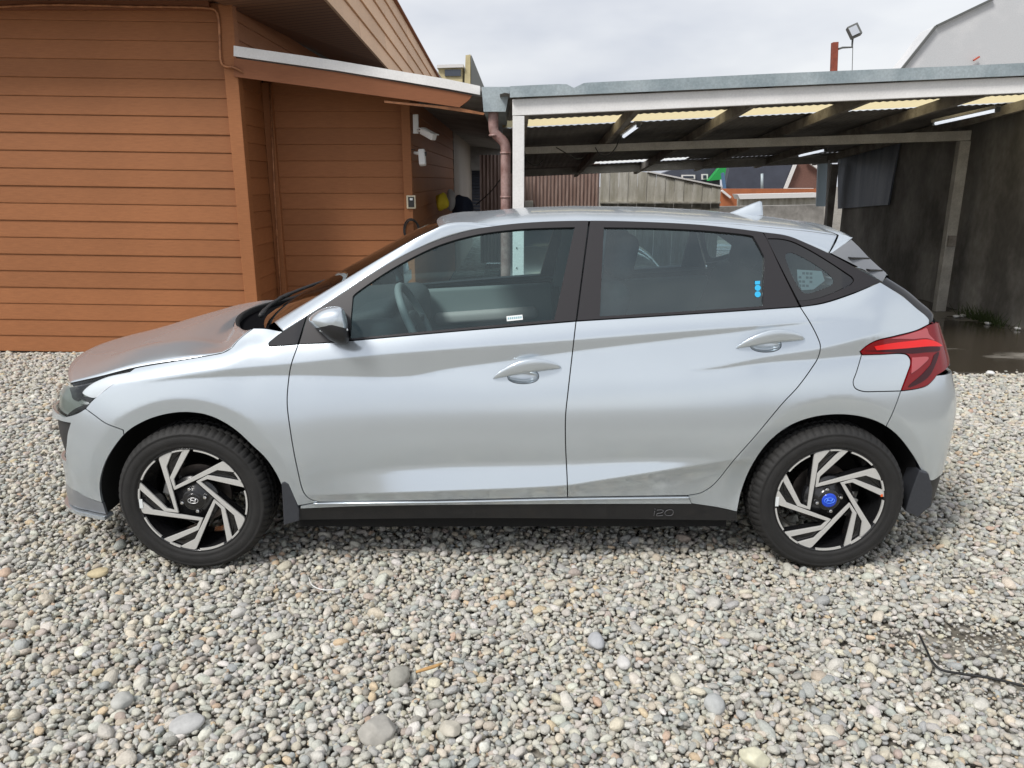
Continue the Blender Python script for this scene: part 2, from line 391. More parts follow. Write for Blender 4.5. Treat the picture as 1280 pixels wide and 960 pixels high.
FR = np.array([(0.12, 0.05), (0.17, 0.014), (0.20, 0.006), (0.27, 0.012), (0.34, 0.040), (0.43, 0.042), (0.50, 0.012), (0.55, 0.0), (0.62, 0.010), (0.70, 0.030), (0.78, 0.075), (0.90, 0.19), (1.2, 0.5)])
RR = np.array([(0.12, 0.09), (0.2, 0.055), (0.25, 0.036), (0.30, 0.026), (0.36, 0.018), (0.46, 0.010), (0.56, 0.002), (0.64, 0.0), (0.70, 0.014), (0.76, 0.048), (0.82, 0.080), (0.86, 0.102), (0.92, 0.135), (1.0, 0.20), (1.2, 0.35)])
def smooth1(x, k):
    ker = np.hanning(k + 2)[1:-1]; ker /= ker.sum(); return np.convolve(np.pad(x, k // 2, mode='edge'), ker, 'same')[k // 2: k // 2 + len(x)]
side = make_side(np.zeros((NU, NZ)))
for it in range(3):
    def zc_(F, fill=True):
        c = np.array(side.curve(F, 4)); c = c[np.argsort(c[:, 0])]; return c
    crease, su, rmp, b1u, b1l, b2u, b2l, top = [zc_(F) for F in (F_CREASE, F_SU, F_RAMP, F_B1U, F_B1L, F_B2U, F_B2L, F_TOP)]
    I = lambda c: np.interp(UA, c[:, 0], c[:, 1])
    zc = I(crease); zc = zc; z1u, z1l, z2u, z2l, zt = I(b1u), I(b1l), I(b2u), I(b2l), I(top)
    has1 = ss(b1u[0, 0] - 0.05, b1u[0, 0] + 0.12, UA) * (1 - ss(b1u[-1, 0] - 0.30, b1u[-1, 0] + 0.02, UA))
    has2 = ss(b2u[0, 0], b2u[0, 0] + 0.1, UA) * (1 - ss(b2u[-1, 0] - 0.12, b2u[-1, 0] + 0.16, UA))
    Z = ZA[None]; C = lambda a: a[:, None]
    strip = ss(-0.85, -0.35, OX) * (1 - ss(0.55, 0.95, OX))                      # the lit roll above the sill crease
    crs = ss(-0.90, -0.70, OX) * (1 - ss(0.93, 1.0, OX))
    zsu = np.maximum(I(su), zc + 0.002); zlo = zsu + 0.02
    zb = smooth1(I(rmp), 61)
    r = np.clip((Z - C(zlo)) / np.maximum(C(zb - zlo), 0.05), 0, 1)
    t = -3 + 20 * r ** 1.1
    roll = (Z < C(zsu) + 0.02) * ss(-0.018, 0.018, C(zsu) - Z)                     # bright roll
    t = t * (1 - roll) + roll * (C(strip) * 16 - 3 * (1 - C(strip)))
    under = (Z < C(zc)) * 1.0
    t = np.where(Z < C(zc), C(crs) * (2 - 32 * np.exp(-(C(zc) - Z) / 0.10)) + (1 - C(crs)) * (-4), t)
    t = np.where((Z >= C(zb)), 17.0 + 0 * Z, t)
    above = np.clip((Z - C(z1u)) / np.maximum(C(zt - z1u), 0.03), 0, 1.3)
    t = np.where(Z > C(z1u), 19 + 10 * above, t)
    e = 0.0045
    band1 = ss(-e, e, Z - C(z1l)) * ss(-e, e, C(z1u) - Z) * C(has1); t = t * (1 - band1) + band1 * (-1.0)
    band2 = ss(-e, e, Z - C(z2l)) * ss(-e, e, C(z2u) - Z) * C(has2); t = t * (1 - band2) + band2 * (0.0)
    nose = 1 - ss(-1.02, -0.90, OX)
    t = t + C(nose) * 26 * ss(-0.075, 0.01, Z - C(zt))
    t = np.where(Z > C(zt) + 0.01, np.minimum(t, 45), t)
    o = np.cumsum(np.tan(np.radians(t)), axis=1) * (ZA[1] - ZA[0])
    o -= o[:, (ZA > 0.40) & (ZA < 0.95)].mean(1)[:, None]; o += 0.024
    for k in range(2): o = np.apply_along_axis(smooth1, 0, o, 9)
    ws = ss(0.30, 0.95, UA) * (1 - ss(UA[-1] - 0.95, UA[-1] - 0.35, UA))
    oe = np.where(C(OX) < 0, np.interp(ZA, FR[:, 0], FR[:, 1])[None], np.interp(ZA, RR[:, 0], RR[:, 1])[None])
    oe = np.apply_along_axis(lambda q: smooth1(q, 11), 1, oe * np.ones((NU, 1)))
    o = C(ws) * o + (1 - C(ws)) * oe
    for wx in WX:                                                                  # wheel-arch lips
        rr = np.hypot(C(OX) - wx, Z - 0.31)
        dd = 0.424 - rr; o = o + 0.20 * (np.sqrt(dd * dd + 0.006 ** 2) + dd) / 2 * ss(0.22, 0.36, Z) * (rr < 0.6)
    side = make_side(o)
S = side
CREASES = [crease, b1u[b1u[:, 0] > b1u[0, 0] + 0.05], b1l[b1l[:, 0] > b1l[0, 0] + 0.05], b2u, b2l]
def circ(wx, r, a0, a1):
    return [np.array([u_of_x(wx + r * math.cos(R(a))), 0.31 + r * math.sin(R(a))]) for a in np.linspace(a0, a1, 40)]
CREASES += [circ(WX[0], 0.422, 2, 178), circ(WX[1], 0.422, 2, 170)]

# ---- greenhouse sheet (windows and pillars)
XA = np.linspace(-1.25, 1.75, 301); ZB = np.linspace(0.80, 1.50, 141)
ZREF = 0.915 + 0.03 * XA + 0.09
ZREF = np.interp(XA, [-1.25, -0.94, 1.10, 1.75], [0.92, 0.942, 1.086, 1.13])
wline = np.array([YC - S.ev((u_of_x(x), z))[0][0][1] for x, z in zip(np.clip(XA, -0.85, 1.35), ZREF)])
wline = smooth1(wline, 101) - 0.010 - 0.10 * np.maximum(-0.85 - XA, 0) - 0.16 * np.maximum(XA - 1.3, 0)
GP = np.zeros((301, 141, 3)); dz = ZB[None] - ZREF[:, None]
GP[:, :, 0] = XA[:, None]; GP[:, :, 2] = ZB[None]; GP[:, :, 1] = YC - (wline[:, None] - dz * math.tan(R(25)) - 0.12 * np.maximum(dz, 0) ** 2)
G = Surf(XA, ZB, GP)
# ---- the car itself
car = empty('hatchback_car', (0, YC, 0))
tag(car, 'silver five-door hatchback car parked side-on on the gravel', 'car')
M = MAT
def cat(*segs): return [p for s in segs for p in s]
def rev(s): return s[::-1]
sc = lambda pts, **k: S.curve(pts, **k)
gc = lambda pts, **k: G.curve(pts, **k)
UM = UA[-1]
# shared seams on the lower body
c_hoodgap = sc([(88, 479), (124, 471), (168, 460), (220, 451), (265, 443.5), (279, 440.5), (289, 435), (297, 426), (306, 418), (317, 410)])
c_hl_tail = sc([(168, 460.5), (150, 473.5), (133, 486), (116, 500), (107, 510.5)])
c_hl_bot = sc([(107, 510.5), (98, 516), (88, 519.5), (80, 521)])
c_seam_fb = sc([(107, 511), (118, 519), (132, 529), (154, 537.5)])
ARCH_F = [(133, 647), (127, 625), (125, 608), (127, 593), (133, 576), (143, 559), (159, 540), (181, 526.5), (203, 519), (228, 515.5), (255, 518), (277, 526.5), (296, 539), (315, 556.6), (332, 573), (345, 592), (353, 610), (360, 632)]
def split(C, px):                           # split a pixel list at the point nearest px
    k = min(range(len(C)), key=lambda i: abs(C[i][0] - px)); return C[:k+1], C[k:]
af_all = catmull(ARCH_F, 3)
kf = min(range(len(af_all)), key=lambda i: math.hypot(af_all[i][0] - 154, af_all[i][1] - 544))
c_af_front = [S.cast(*p) for p in af_all[:kf+1]]; c_af_rear = [S.cast(*p) for p in af_all[kf:]]
c_door_f = sc([(373, 430), (364, 456), (360, 482), (359, 505), (363.5, 542), (371, 583), (380, 616), (388, 624), (399, 627.5)])
c_belt_f = sc([(373, 430), (407, 428.5), (437, 426), (560, 415), (720, 401.5)])
c_mid = sc([(720, 401.5), (716, 437), (710, 490), (707, 520), (707, 555), (709, 600), (709.5, 621.5)])
c_bot_f = sc([(399, 627.5), (559, 625), (709.5, 621.5)])
c_belt_r = sc([(720, 401.5), (880, 391.5), (1000, 383.5)])
c_rgap = sc([(1000, 383.5), (1013, 404), (1023, 424), (1025.5, 433), (1023, 446), (1013, 462.5), (997, 484), (978, 504.5), (945, 544), (915, 578), (900, 597), (890, 607.5), (876, 616), (860, 619.3)])
c_bot_r = sc([(860, 619.3), (780, 620.5), (709.5, 621.5)])
c_q_top = sc([(1000, 383.5), (1029, 379), (1066, 367), (1100, 352.5)])
c_tl_up = sc([(1161, 405.5), (1145.6, 413), (1119, 420), (1095, 426), (1083, 432.5), (1075, 439.5)])
c_tl_in = sc([(1075, 439.5), (1077, 443.5)]) + sc([(1077, 443.5), (1100, 443), (1126, 442), (1133, 443.5), (1137.5, 449), (1138, 455), (1134, 467), (1126, 488.7)])
c_fuel = sc([(1077, 443.5), (1071, 464), (1066.5, 478), (1069, 485), (1078, 489), (1100, 489.3), (1126, 488.7)])
c_seam_rb = sc([(1126, 488.7), (1121, 503), (1115, 518), (1107, 534)])
ARCH_R = [(921.5, 640), (926.5, 615.5), (938, 586), (957, 557), (981, 536), (1007.5, 524), (1039, 518.5), (1071, 520), (1098, 528), (1119, 542), (1138, 565), (1151, 587.6), (1158, 608), (1160, 620)]
ar_all = catmull(ARCH_R, 3); kr = min(range(len(ar_all)), key=lambda i: math.hypot(ar_all[i][0] - 1107, ar_all[i][1] - 534))
c_ar_front = [S.cast(*p) for p in ar_all[:kr+1]]; c_ar_rear = [S.cast(*p) for p in ar_all[kr:]]
P_ = lambda u, z: np.array([u, z])
for nm in ('c_af_front', 'c_af_rear', 'c_ar_front', 'c_ar_rear'): globals()[nm] = [p for p in globals()[nm] if p is not None]

# front fender
fender = cat(c_hl_tail[::-1], c_hoodgap[[i for i, p in enumerate(c_hoodgap) if p[0] > c_hl_tail[0][0] + .004][0]:], sc([(317, 410), (332, 410.5), (354, 414.5)]), sc([(354, 414.5), (343, 423), (335.5, 430), (337, 433), (345, 432.5), (373, 430)]), c_door_f,
             sc([(399, 627.5), (385, 630), (362, 634)]), [c_af_rear[-1]], rev(c_af_rear), rev(c_seam_fb))
panel('front_fender', S, fender, M['paint'], car, creases=CREASES, h=0.018)
# front bumper, grille, lower lip
uf = c_af_front[0][0]; zl = c_af_front[0][1]
hl_l = P_(c_hl_bot[-1][0] - 0.16, c_hl_bot[-1][1] + 0.005)
lip = sc([(128, 629), (109, 622), (98, 615.5)]) 
lipz = lip[-1][1]
bump = cat(rev(c_seam_fb), c_hl_bot, [hl_l, P_(0.30, 0.60), P_(0.0, 0.60), P_(0.0, lipz + 0.012), P_(0.35, lipz + 0.010)], rev(lip), [c for c in c_af_front if c[1] > lip[0][1]])
g0 = sc([(88, 529), (84.5, 541), (83, 556), (82, 566)])
grille = cat(g0, [P_(g0[-1][0] - 0.015, g0[-1][1] - 0.04), P_(0.40, 0.40), P_(0.02, 0.40), P_(0.02, 0.56), P_(0.45, 0.562), P_(g0[0][0] - 0.10, g0[0][1] - 0.006)])
panel('front_bumper', S, bump, M['paint'], car, holes=[grille], creases=CREASES[-2:-1], h=0.018)
panel('grille', S, grille, M['black_plastic'], car, off=-0.02, depth=0, gap=-0.01, h=0.03)
lipp = cat(lip, [P_(0.35, lipz + 0.006), P_(0.0, lipz + 0.006), P_(0.0, 0.195), P_(0.5, 0.192)], [P_(uf - 0.10, zl + 0.014), P_(uf, zl + 0.012)], [c for c in c_af_front if zl + 0.012 < c[1] <= lip[0][1]])
pmat('lip_grey', (0.30, 0.32, 0.35), 0.35, 0.6, coat=0.6); 
panel('bumper_lip', S, lipp, M['lip_grey'], car, off=-0.004, h=0.02)
splitter = cat([P_(0.0, 0.190), P_(0.5, 0.188), P_(uf - 0.10, zl + 0.009), P_(uf, zl + 0.007), P_(uf, zl - 0.008), P_(uf - 0.10, zl - 0.006), P_(0.5, 0.172), P_(0.0, 0.174)])
panel('splitter', S, splitter, M['paint'], car, off=0.010, depth=0.05, h=0.02, gap=0.0)
# headlight: clear cover over a dark body with a bright running light
hl = cat(c_hl_tail, c_hl_bot, [hl_l, P_(hl_l[0] - 0.005, hl_l[1] + 0.06), P_(c_hoodgap[0][0] - 0.12, c_hoodgap[0][1] - 0.018)], c_hoodgap[:[i for i, p in enumerate(c_hoodgap) if p[0] > c_hl_tail[0][0] - .004][0]])
heads = panel('headlight', S, hl, M['lamp_body'], car, off=-0.022, gap=0.003, depth=0.03, h=0.02)
panel('lens', S, hl, M['glass_lamp'], heads, off=-0.002, gap=0.003, depth=0, h=0.02)
drl = sc([(163, 463.5), (132, 470.5), (112, 480), (103, 488), (101.5, 491), (104, 493.5), (117, 497.5), (133, 485.5), (163, 464.5)])
panel('running_light', S, drl, M['drl_white'], heads, off=-0.005, gap=0.001, depth=0.012, h=0.012)
dk = sc([(82, 482.5), (100, 478.5), (120, 473.5), (112, 478), (104, 484), (99, 491), (97, 497), (92, 501), (86, 498), (84, 490)])
panel('lamp_shroud', S, dk, M['lamp_dark'], heads, off=-0.016, gap=0, depth=0.006, h=0.012)
dk2 = sc([(78, 520), (88, 512), (100, 506.5), (108, 503), (114, 500.5), (106.5, 509.5), (98, 514.5), (88, 518)])
panel('lamp_shroud', S, dk2, M['lamp_dark'], heads, off=-0.015, gap=0, depth=0.006, h=0.012)
dk3 = sc([(96, 494), (104, 496), (113, 499), (108, 503), (102, 500.5), (97, 499)])
panel('projector', S, dk3, M['lamp_dark'], heads, off=-0.013, gap=0, depth=0.006, h=0.01)
dk4 = sc([(95, 501.5), (108, 503.5), (107, 505.5), (95, 505)])
panel('reflector', S, dk4, M['chrome'], heads, off=-0.014, gap=0, depth=0.004, h=0.01)
# doors
fdoor = cat(c_belt_f, c_mid, rev(c_bot_f), rev(c_door_f))
rdoor = cat(c_belt_r, c_rgap, c_bot_r, rev(c_mid))
def cup_loop(px, py):
    c = S.cast(px, py); return [c + np.array([0.060 * math.cos(a), 0.027 * math.copysign(abs(math.sin(a)) ** 0.8, math.sin(a))]) for a in np.linspace(0, 2 * math.pi, 40, endpoint=False)]
CUP_F, CUP_R = cup_loop(654, 470.5), cup_loop(957, 431)
FD = panel('front_door', S, fdoor, M['paint'], car, holes=[CUP_F], creases=CREASES, h=0.02)
RD = panel('rear_door', S, rdoor, M['paint'], car, holes=[CUP_R], creases=CREASES, h=0.02)
# quarter panel, fuel door, tail light, rear bumper
uq = c_q_top[-1][0]
c_hatch = sc([(1102, 353.5), (1115, 361.5), (1130, 371.5), (1147, 386), (1158, 395), (1161.5, 400), (1161, 405.5)])
quarter = cat(c_q_top, c_hatch, c_tl_up, c_tl_in[:3], c_fuel, c_seam_rb, rev(c_ar_front), sc([(921.5, 640), (900, 635), (864, 629.5)]), sc([(860, 621), (860, 619.3)]), rev(c_rgap))
panel('quarter_panel', S, quarter, M['paint'], car, creases=CREASES, h=0.02)
fuel = cat(c_tl_in[2:], rev(c_fuel))
panel('fuel_door', S, fuel, M['paint'], car, h=0.02, gap=0.002)
ut = c_tl_up[0][0]
c_tl_bot = sc([(1126, 488.7), (1145, 486), (1158, 482), (1166, 475), (1170.5, 469)])
tlz0, tlz1 = c_tl_bot[-1][1], c_tl_up[0][1]
ute = c_tl_bot[-1][0]
tl = cat(c_tl_up, c_tl_in, c_tl_bot, [P_(ute + 0.12, tlz0 + 0.03), P_(ute + 0.30, tlz0 + 0.13), P_(ute + 0.33, tlz0 + 0.2), P_(ut + 0.22, tlz1 - 0.01), P_(ut + 0.05, tlz1 + 0.004)])
tails = panel('tail_light', S, tl, M['red_lens'], car, off=0.004, h=0.015)
TLX = lambda pts, nm, m, of: panel(nm, S, sc(pts), M[m], tails, off=of, gap=0, depth=0.003, h=0.012, bh=0.005)
TLX([(1092, 433), (1110, 429.5), (1140, 426), (1158, 424.5), (1170, 428), (1176, 432.5), (1160, 433), (1130, 435.5), (1095, 437.5)], 'light_bar', 'red_bright', 0.0062)
TLX([(1080, 438), (1095, 437.8), (1130, 436), (1160, 433.6), (1173, 434), (1173, 438), (1155, 440.5), (1138, 442), (1126, 441)], 'dark_band', 'red_dark', 0.0056)
TLX([(1112, 423.3), (1130, 419), (1150, 413), (1157, 410.5), (1160, 418), (1167, 426), (1158, 423), (1140, 424)], 'clear_panel', 'red_pale', 0.0056)
TLX([(1139, 447), (1159.5, 447), (1150, 458), (1138, 467)], 'clear_panel', 'red_pale', 0.0062)
TLX([(1166, 444), (1172, 440), (1168, 455), (1160, 470), (1148, 479), (1134, 484), (1136, 481), (1150, 469), (1162, 456)], 'dark_band', 'red_dark', 0.0056)
uv = c_ar_rear[-1][0]
c_val = sc([(1152, 590), (1164, 601), (1176, 594), (1183, 588.5)])
zv = c_val[-1][1]; uve = c_val[-1][0]
rb = cat(c_tl_bot, [P_(ute + 0.10, tlz0 - 0.004), P_(UM, tlz0 - 0.02), P_(UM, zv + 0.02), P_(uve + 0.2, zv + 0.01)], rev(c_val), [c for c in rev(c_ar_rear) if c[1] > c_val[0][1]], rev(c_seam_rb))
cr_rb = sc([(1150, 537), (1170, 532), (1186, 525)])
panel('rear_bumper', S, rb, M['paint'], car, creases=CREASES[-1:], h=0.018)
val = cat(c_val, [P_(uve + 0.2, zv + 0.007), P_(UM, zv + 0.017), P_(UM, 0.20), P_(uve + 0.1, 0.20), P_(c_val[1][0] + 0.06, 0.215), P_(c_val[0][0], 0.23)])
panel('rear_valance', S, val, M['black_plastic'], car, off=-0.004, h=0.025)
# tailgate skin between the lamps
tg = [P_(ut + 0.22, tlz1 + 0.004), P_(UM, tlz1 + 0.03), P_(UM, tlz0 - 0.012), P_(ute + 0.14, tlz0 + 0.02), P_(ute + 0.31, tlz0 + 0.13), P_(ute + 0.34, tlz0 + 0.2)]
panel('tailgate', S, resample(tg, 0.01), M['paint'], car, h=0.025)
# sill: painted edge above a black cover
sill_p = cat(sc([(376, 632.5), (399, 628.5), (559, 626), (709.5, 622.5), (860, 620.5)]), sc([(864, 629.3), (840, 629.2), (640, 629.7), (450, 632), (376, 635)]))
panel('sill_edge', S, sill_p, M['paint'], car, off=0.003, depth=0.02, gap=0, h=0.02)
sl_c = sc([(392, 629), (450, 628.2), (559, 626.8), (709.5, 623.6), (800, 622.3), (862, 621.6)], step=6); P_sl, N_sl = S.ev(np.array(sl_c))
for sd_ in (0, 1):
    pts_ = [tuple(p + n * 0.004) for p, n in zip(P_sl, N_sl)]
    MB().tube(mirror_y(pts_) if sd_ else pts_, 0.0042, 8).build('sill_highlight_bead', M['paint'], car, smooth=True)  # thin bead added so the sill edge catches a sky highlight
sill_b = cat(sc([(374, 635.5), (450, 632.5), (640, 630), (840, 629.6), (864, 630), (900, 635.5), (921.5, 640.5)]), sc([(921.5, 651), (900, 650.5), (640, 648), (500, 648.5), (374, 650)]))
pmat('sill_black', (0.012, 0.012, 0.013), 0.34, coat=0.2)
SILL = panel('sill_cover', S, sill_b, M['sill_black'], car, off=-0.002, depth=0.06, gap=0.0, h=0.02)
# model badge moulded in the sill: i20
def strokes(name, surf, lines, r, mat, parent, off=0.002):
    mb = MB()
    for ln in lines:
        pts = [c for c in surf.curve(ln, 0.8) if c is not None]
        P, N = surf.ev(np.array(pts)); mb.tube([Vector(p + n * off) for p, n in zip(P, N)], r, 5)
    return mb.build(name, mat, parent, smooth=True)
pmat('badge_grey', (0.10, 0.10, 0.105), 0.4)
strokes('badge', S, [[(818.2, 638.6), (817.2, 644.6)], [(821, 637.4), (827, 637.2), (829, 638.6), (827, 640.6), (821.5, 642), (820.5, 644.3), (828.5, 644)],
                     [(832, 638.6), (835, 637.2), (840, 637.4), (841.5, 640), (840, 643.3), (836, 644.3), (832.5, 643.8), (831, 641.5), (832, 638.6)], [(818.4, 635.8), (818.9, 636.6)]], 0.0016, M['badge_grey'], SILL[0])
# near-black sheet added behind the panels so the gaps read as shade
shell = cat(sc([(168, 462), (220, 453), (279, 443), (330, 433), (437, 427), (720, 403), (1000, 385), (1066, 368), (1098, 354), (1125, 370), (1157, 397)]), [P_(c_tl_bot[-1][0] + 0.05, c_tl_up[0][1] - 0.02), P_(c_tl_bot[-1][0] + 0.05, zv)], [c + np.array([0.012, 0.012]) for c in rev(c_ar_rear) if c[1] > zv],
            [c + np.array([0, 0.012]) for c in rev(c_ar_front)], sc([(900, 634), (640, 628), (374, 632)]), [c + np.array([0, 0.012]) for c in rev(c_af_rear)], [c + np.array([-0.012, 0.012]) for c in rev(c_af_front) if c[1] > 0.25], [P_(0.45, 0.25), P_(0.45, 0.68)])
panel('gap_backing', S, shell, M['shell_dark'], car, off=-0.030, gap=0, depth=0, h=0.04, bh=0.02)

# ---- greenhouse
T_FRAME = [(354, 414), (380, 397.5), (400, 385), (430, 365.5), (465, 342.5), (500, 322), (547, 301), (594, 287), (631, 281), (680, 277.2), (736, 276), (800, 277.2), (880, 281.5), (952, 290), (985, 295), (1010, 305), (1034, 316), (1066, 333), (1102, 352)]
tf = catmull(T_FRAME, 2.0)
def tfs(x0, x1): return [G.cast(*p) for p in tf if x0 <= p[0] <= x1]
fx_tri = cat(gc([(335.5, 431.5), (338, 427)]), tfs(353, 383), gc([(383.5, 395.5), (372.5, 430.5)]), gc([(372.5, 430.5), (345, 433), (337, 433.4)]))
panel('corner_trim', G, fx_tri, M['black_gloss'], car, h=0.02, gap=0.0018, off=0.004)
g_front = cat(gc([(438, 423), (439, 400), (441.5, 371)]), gc([(441.5, 371), (443.5, 368.5), (470, 349.5), (500, 331), (547, 308), (594, 294.5), (641, 288), (680, 285.8), (718, 284.8)])[2:], gc([(718, 284.5), (692.5, 399.7)])[1:], gc([(692.5, 399.7), (560, 411.5), (438, 423)])[1:])
ff = cat(tfs(385, 735.5), gc([(735.8, 276.3), (719.8, 401)]), gc([(719.8, 401.2), (560, 415), (437, 426), (407, 428.5), (374, 430.6)])[1:], gc([(374.2, 430), (385, 394.5)])[1:])
FF = panel('window_frame', G, ff, M['black_trim'], FD, holes=[g_front], h=0.03, gap=0.0012, off=0.004, depth=0.02)
panel('window_glass', G, g_front, M['glass_side'], FD, h=0.03, gap=-0.004, off=-0.006, depth=0)
g_rear = cat(gc([(755, 285), (820, 286), (880, 289), (935, 294.5), (941, 296)]), gc([(941, 296), (948, 308), (954.5, 321)]), gc([(954.5, 321), (953, 382.5)]), gc([(953, 382.5), (880, 387.5), (750, 395.5)]), gc([(750, 395.5), (755, 285)]))
rf = cat(tfs(737.5, 951), gc([(952, 290), (957, 297), (975, 335), (998.5, 383)]), gc([(998.5, 383.5), (880, 391.5), (721, 401.2)])[1:], gc([(721, 401), (737.3, 276.2)])[1:])
panel('window_frame', G, rf, M['black_trim'], RD, holes=[g_rear], h=0.03, gap=0.0012, off=0.004, depth=0.02)
panel('window_glass', G, g_rear, M['glass_rear'], RD, h=0.03, gap=-0.004, off=-0.006, depth=0)
qg = cat(gc([(959.5, 298.5), (975, 299), (989, 302), (1012, 313), (1040, 330), (1064, 346)]), gc([(1064, 346), (1067, 350.5), (1063, 356)]), gc([(1063, 356), (1040, 366.5), (1023, 372.5), (1008, 375.5), (997.5, 376)]), gc([(997.5, 376), (959.5, 298.5)]))
qo = cat(tfs(954, 1100), gc([(1101, 352.5), (1066, 366.5), (1029, 378.5), (1002, 383.4)]), gc([(1001, 383.3), (975, 333), (954, 291)]))
qt = gc([(982, 322), (983, 317.5), (988, 315.8), (1000, 320), (1020, 331.5), (1036, 343), (1042, 350.5), (1039, 356), (1025, 362), (1012, 366), (1005, 365.5), (997, 356), (988, 338), (982, 322)])
panel('quarter_trim', G, qo, M['black_trim'], car, holes=[qg], h=0.03, gap=0.001, off=0.003, depth=0.02)
QB = panel('quarter_window', G, qg, M['black_gloss'], car, holes=[qt], h=0.02, gap=0.001, off=-0.002, depth=0.004)
panel('pane', G, qt, M['glass_rear'], QB, h=0.02, gap=-0.004, off=-0.004, depth=0)
# stickers on the glass
panel('window_sticker', G, gc([(633, 395), (653, 393), (653.6, 399.3), (633.6, 401.3)], smooth=False), M['label_white'], FD[0], off=-0.0035, gap=0, depth=0, h=0.02, both=False)
for k in range(7):
    x = 634.5 + k * 2.6
    panel('sticker_print', G, gc([(x, 396.6 - k * .25), (x + 1.9, 396.4 - k * .25), (x + 2, 399 - k * .25), (x + .1, 399.2 - k * .25)], smooth=False), M['label_ink'], FD[0], off=-0.003, gap=0, depth=0, h=0.02, both=False, bh=0.004)
for cy_ in (359.5, 367.5):
    panel('round_sticker', G, gc([(947.5 + 3.8 * math.cos(a), cy_ + 3.8 * math.sin(a)) for a in np.linspace(0, 6.0, 16)], smooth=False), M['sticker_blue'], RD[0], off=-0.0035, gap=0, depth=0, both=False, bh=0.004)
panel('square_sticker', G, gc([(944, 351), (950.5, 350.6), (950.3, 355), (944, 355.4)], smooth=False), M['sticker_blue'], RD[0], off=-0.0035, gap=0, depth=0, both=False, bh=0.004)
pmat('paper_dim', (0.55, 0.60, 0.60), 0.6)
panel('paper_permit', G, gc([(997, 336), (1028, 338), (1032, 350), (1018, 361), (1003, 362), (998, 350)], smooth=False), M['paper_dim'], QB[0], off=-0.008, gap=0, depth=0, both=False)
for i in range(4):
    for j in range(4):
        if (i * 7 + j * 5) % 6 == 0: continue
        x, y = 999 + i * 4.6, 339 + j * 5.2 + i * 0.2
        panel('permit_print', G, gc([(x, y), (x + 3.6, y + .2), (x + 3.6, y + 3.2), (x, y + 3)], smooth=False), M['interior_grey'], QB[0], off=-0.0075, gap=0, depth=0, both=False, bh=0.004)

# ---- rail from A-pillar to the tail, roof, windscreen, bonnet
def half_w(x): return float(np.interp(x, [-1.15, -0.9, -0.3, -0.05, 0.5, 1.0, 1.3, 1.5], [0.70, 0.685, 0.60, 0.575, 0.562, 0.55, 0.54, 0.53]))
def on_w(px, py):                                # pixel -> point on the roof-rail's inner line
    x = 0.0
    for k in range(12): p = at(px, py, YC - half_w(x)); x = p.x
    return p
CEN = [at(px, py, YC) for px, py in ((575, 270), (600, 265.3), (660, 260), (720, 258), (810, 259.3), (880, 262.8), (960, 270.5), (1023, 279), (1053, 285))]
cen_x = np.array([p.x for p in CEN]); cen_z = np.array([p.z for p in CEN])
low = [Vector(G.ev(G.cast(*p))[0][0]) for p in tf if 354 <= p[0] <= 1036]
low_n = [Vector(G.ev(G.cast(*p))[1][0]) for p in tf if 354 <= p[0] <= 1036]
apil = [on_w(px, py) for px, py in catmull([(331, 410), (360, 392), (421, 355.3), (477, 322), (524, 295.5), (549, 283.5)], 6)]
def upper(x):                                    # inner line of the rail at length x
    ax = np.array([p.x for p in apil]); 
    if x <= ax[-1]: return Vector((x, np.interp(x, ax, [p.y for p in apil]), np.interp(x, ax, [p.z for p in apil])))
    zr = np.interp(x, cen_x, cen_z) - 0.035
    k = ss(0, 0.22, x - ax[-1]); za = apil[-1].z + (x - ax[-1]) * 0.32
    return Vector((x, YC - half_w(x), za * (1 - k) + zr * k))
# pair the two lines by shifting x along the A-pillar
NR = 9
rows = []
Ln = len(low)
for i, (a, n) in enumerate(zip(low, low_n)):
    f = i / (Ln - 1)
    xb = a.x - 0.055 * (1 - ss(0, 0.5, f)) + (1.335 - low[-1].x) * ss(0.78, 1, f)
    b = upper(max(xb, apil[0].x + 0.001 * i))
    c = Vector(((a.x + b.x) / 2, a.y * 0.45 + b.y * 0.55, max(a.z, b.z)))
    up = Vector((0, -n.z, -n.y * -1)); 
    tz = b.z - a.z
    c = Vector(((a.x + b.x) / 2, a.y + (b.y - a.y) * 0.35, a.z + tz * 0.80))
    rows.append([a * (1-t)**2 + c * (2*t*(1-t)) + b * t*t for t in np.linspace(0, 1, NR)])
def grid_obj(name, rows, mat, parent, both=True, thick=0.0, flip=False):
    n, m = len(rows), len(rows[0]); v = [p for r in rows for p in r]
    f = [(i*m+j, (i+1)*m+j, (i+1)*m+j+1, i*m+j+1) for i in range(n-1) for j in range(m-1)]
    if flip: f = [q[::-1] for q in f]
    o = [from_pd(name, v, f, mat, parent if not isinstance(parent, list) else parent[0], True)]
    if both: o.append(from_pd(name, mirror_y(v), [q[::-1] for q in f], mat, parent if not isinstance(parent, list) else parent[1], True))
    if thick:
        for q in o:
            md = q.modifiers.new('t', 'SOLIDIFY'); md.thickness = thick; md.offset = -1
            q.data.materials.append(MAT['shell_dark']); md.material_offset_rim = 1; md.material_offset = 1  # edges turned near-black to paint in the shade of the gaps
    return o
grid_obj('roof_rail', rows, M['paint'], car, thick=0.006)
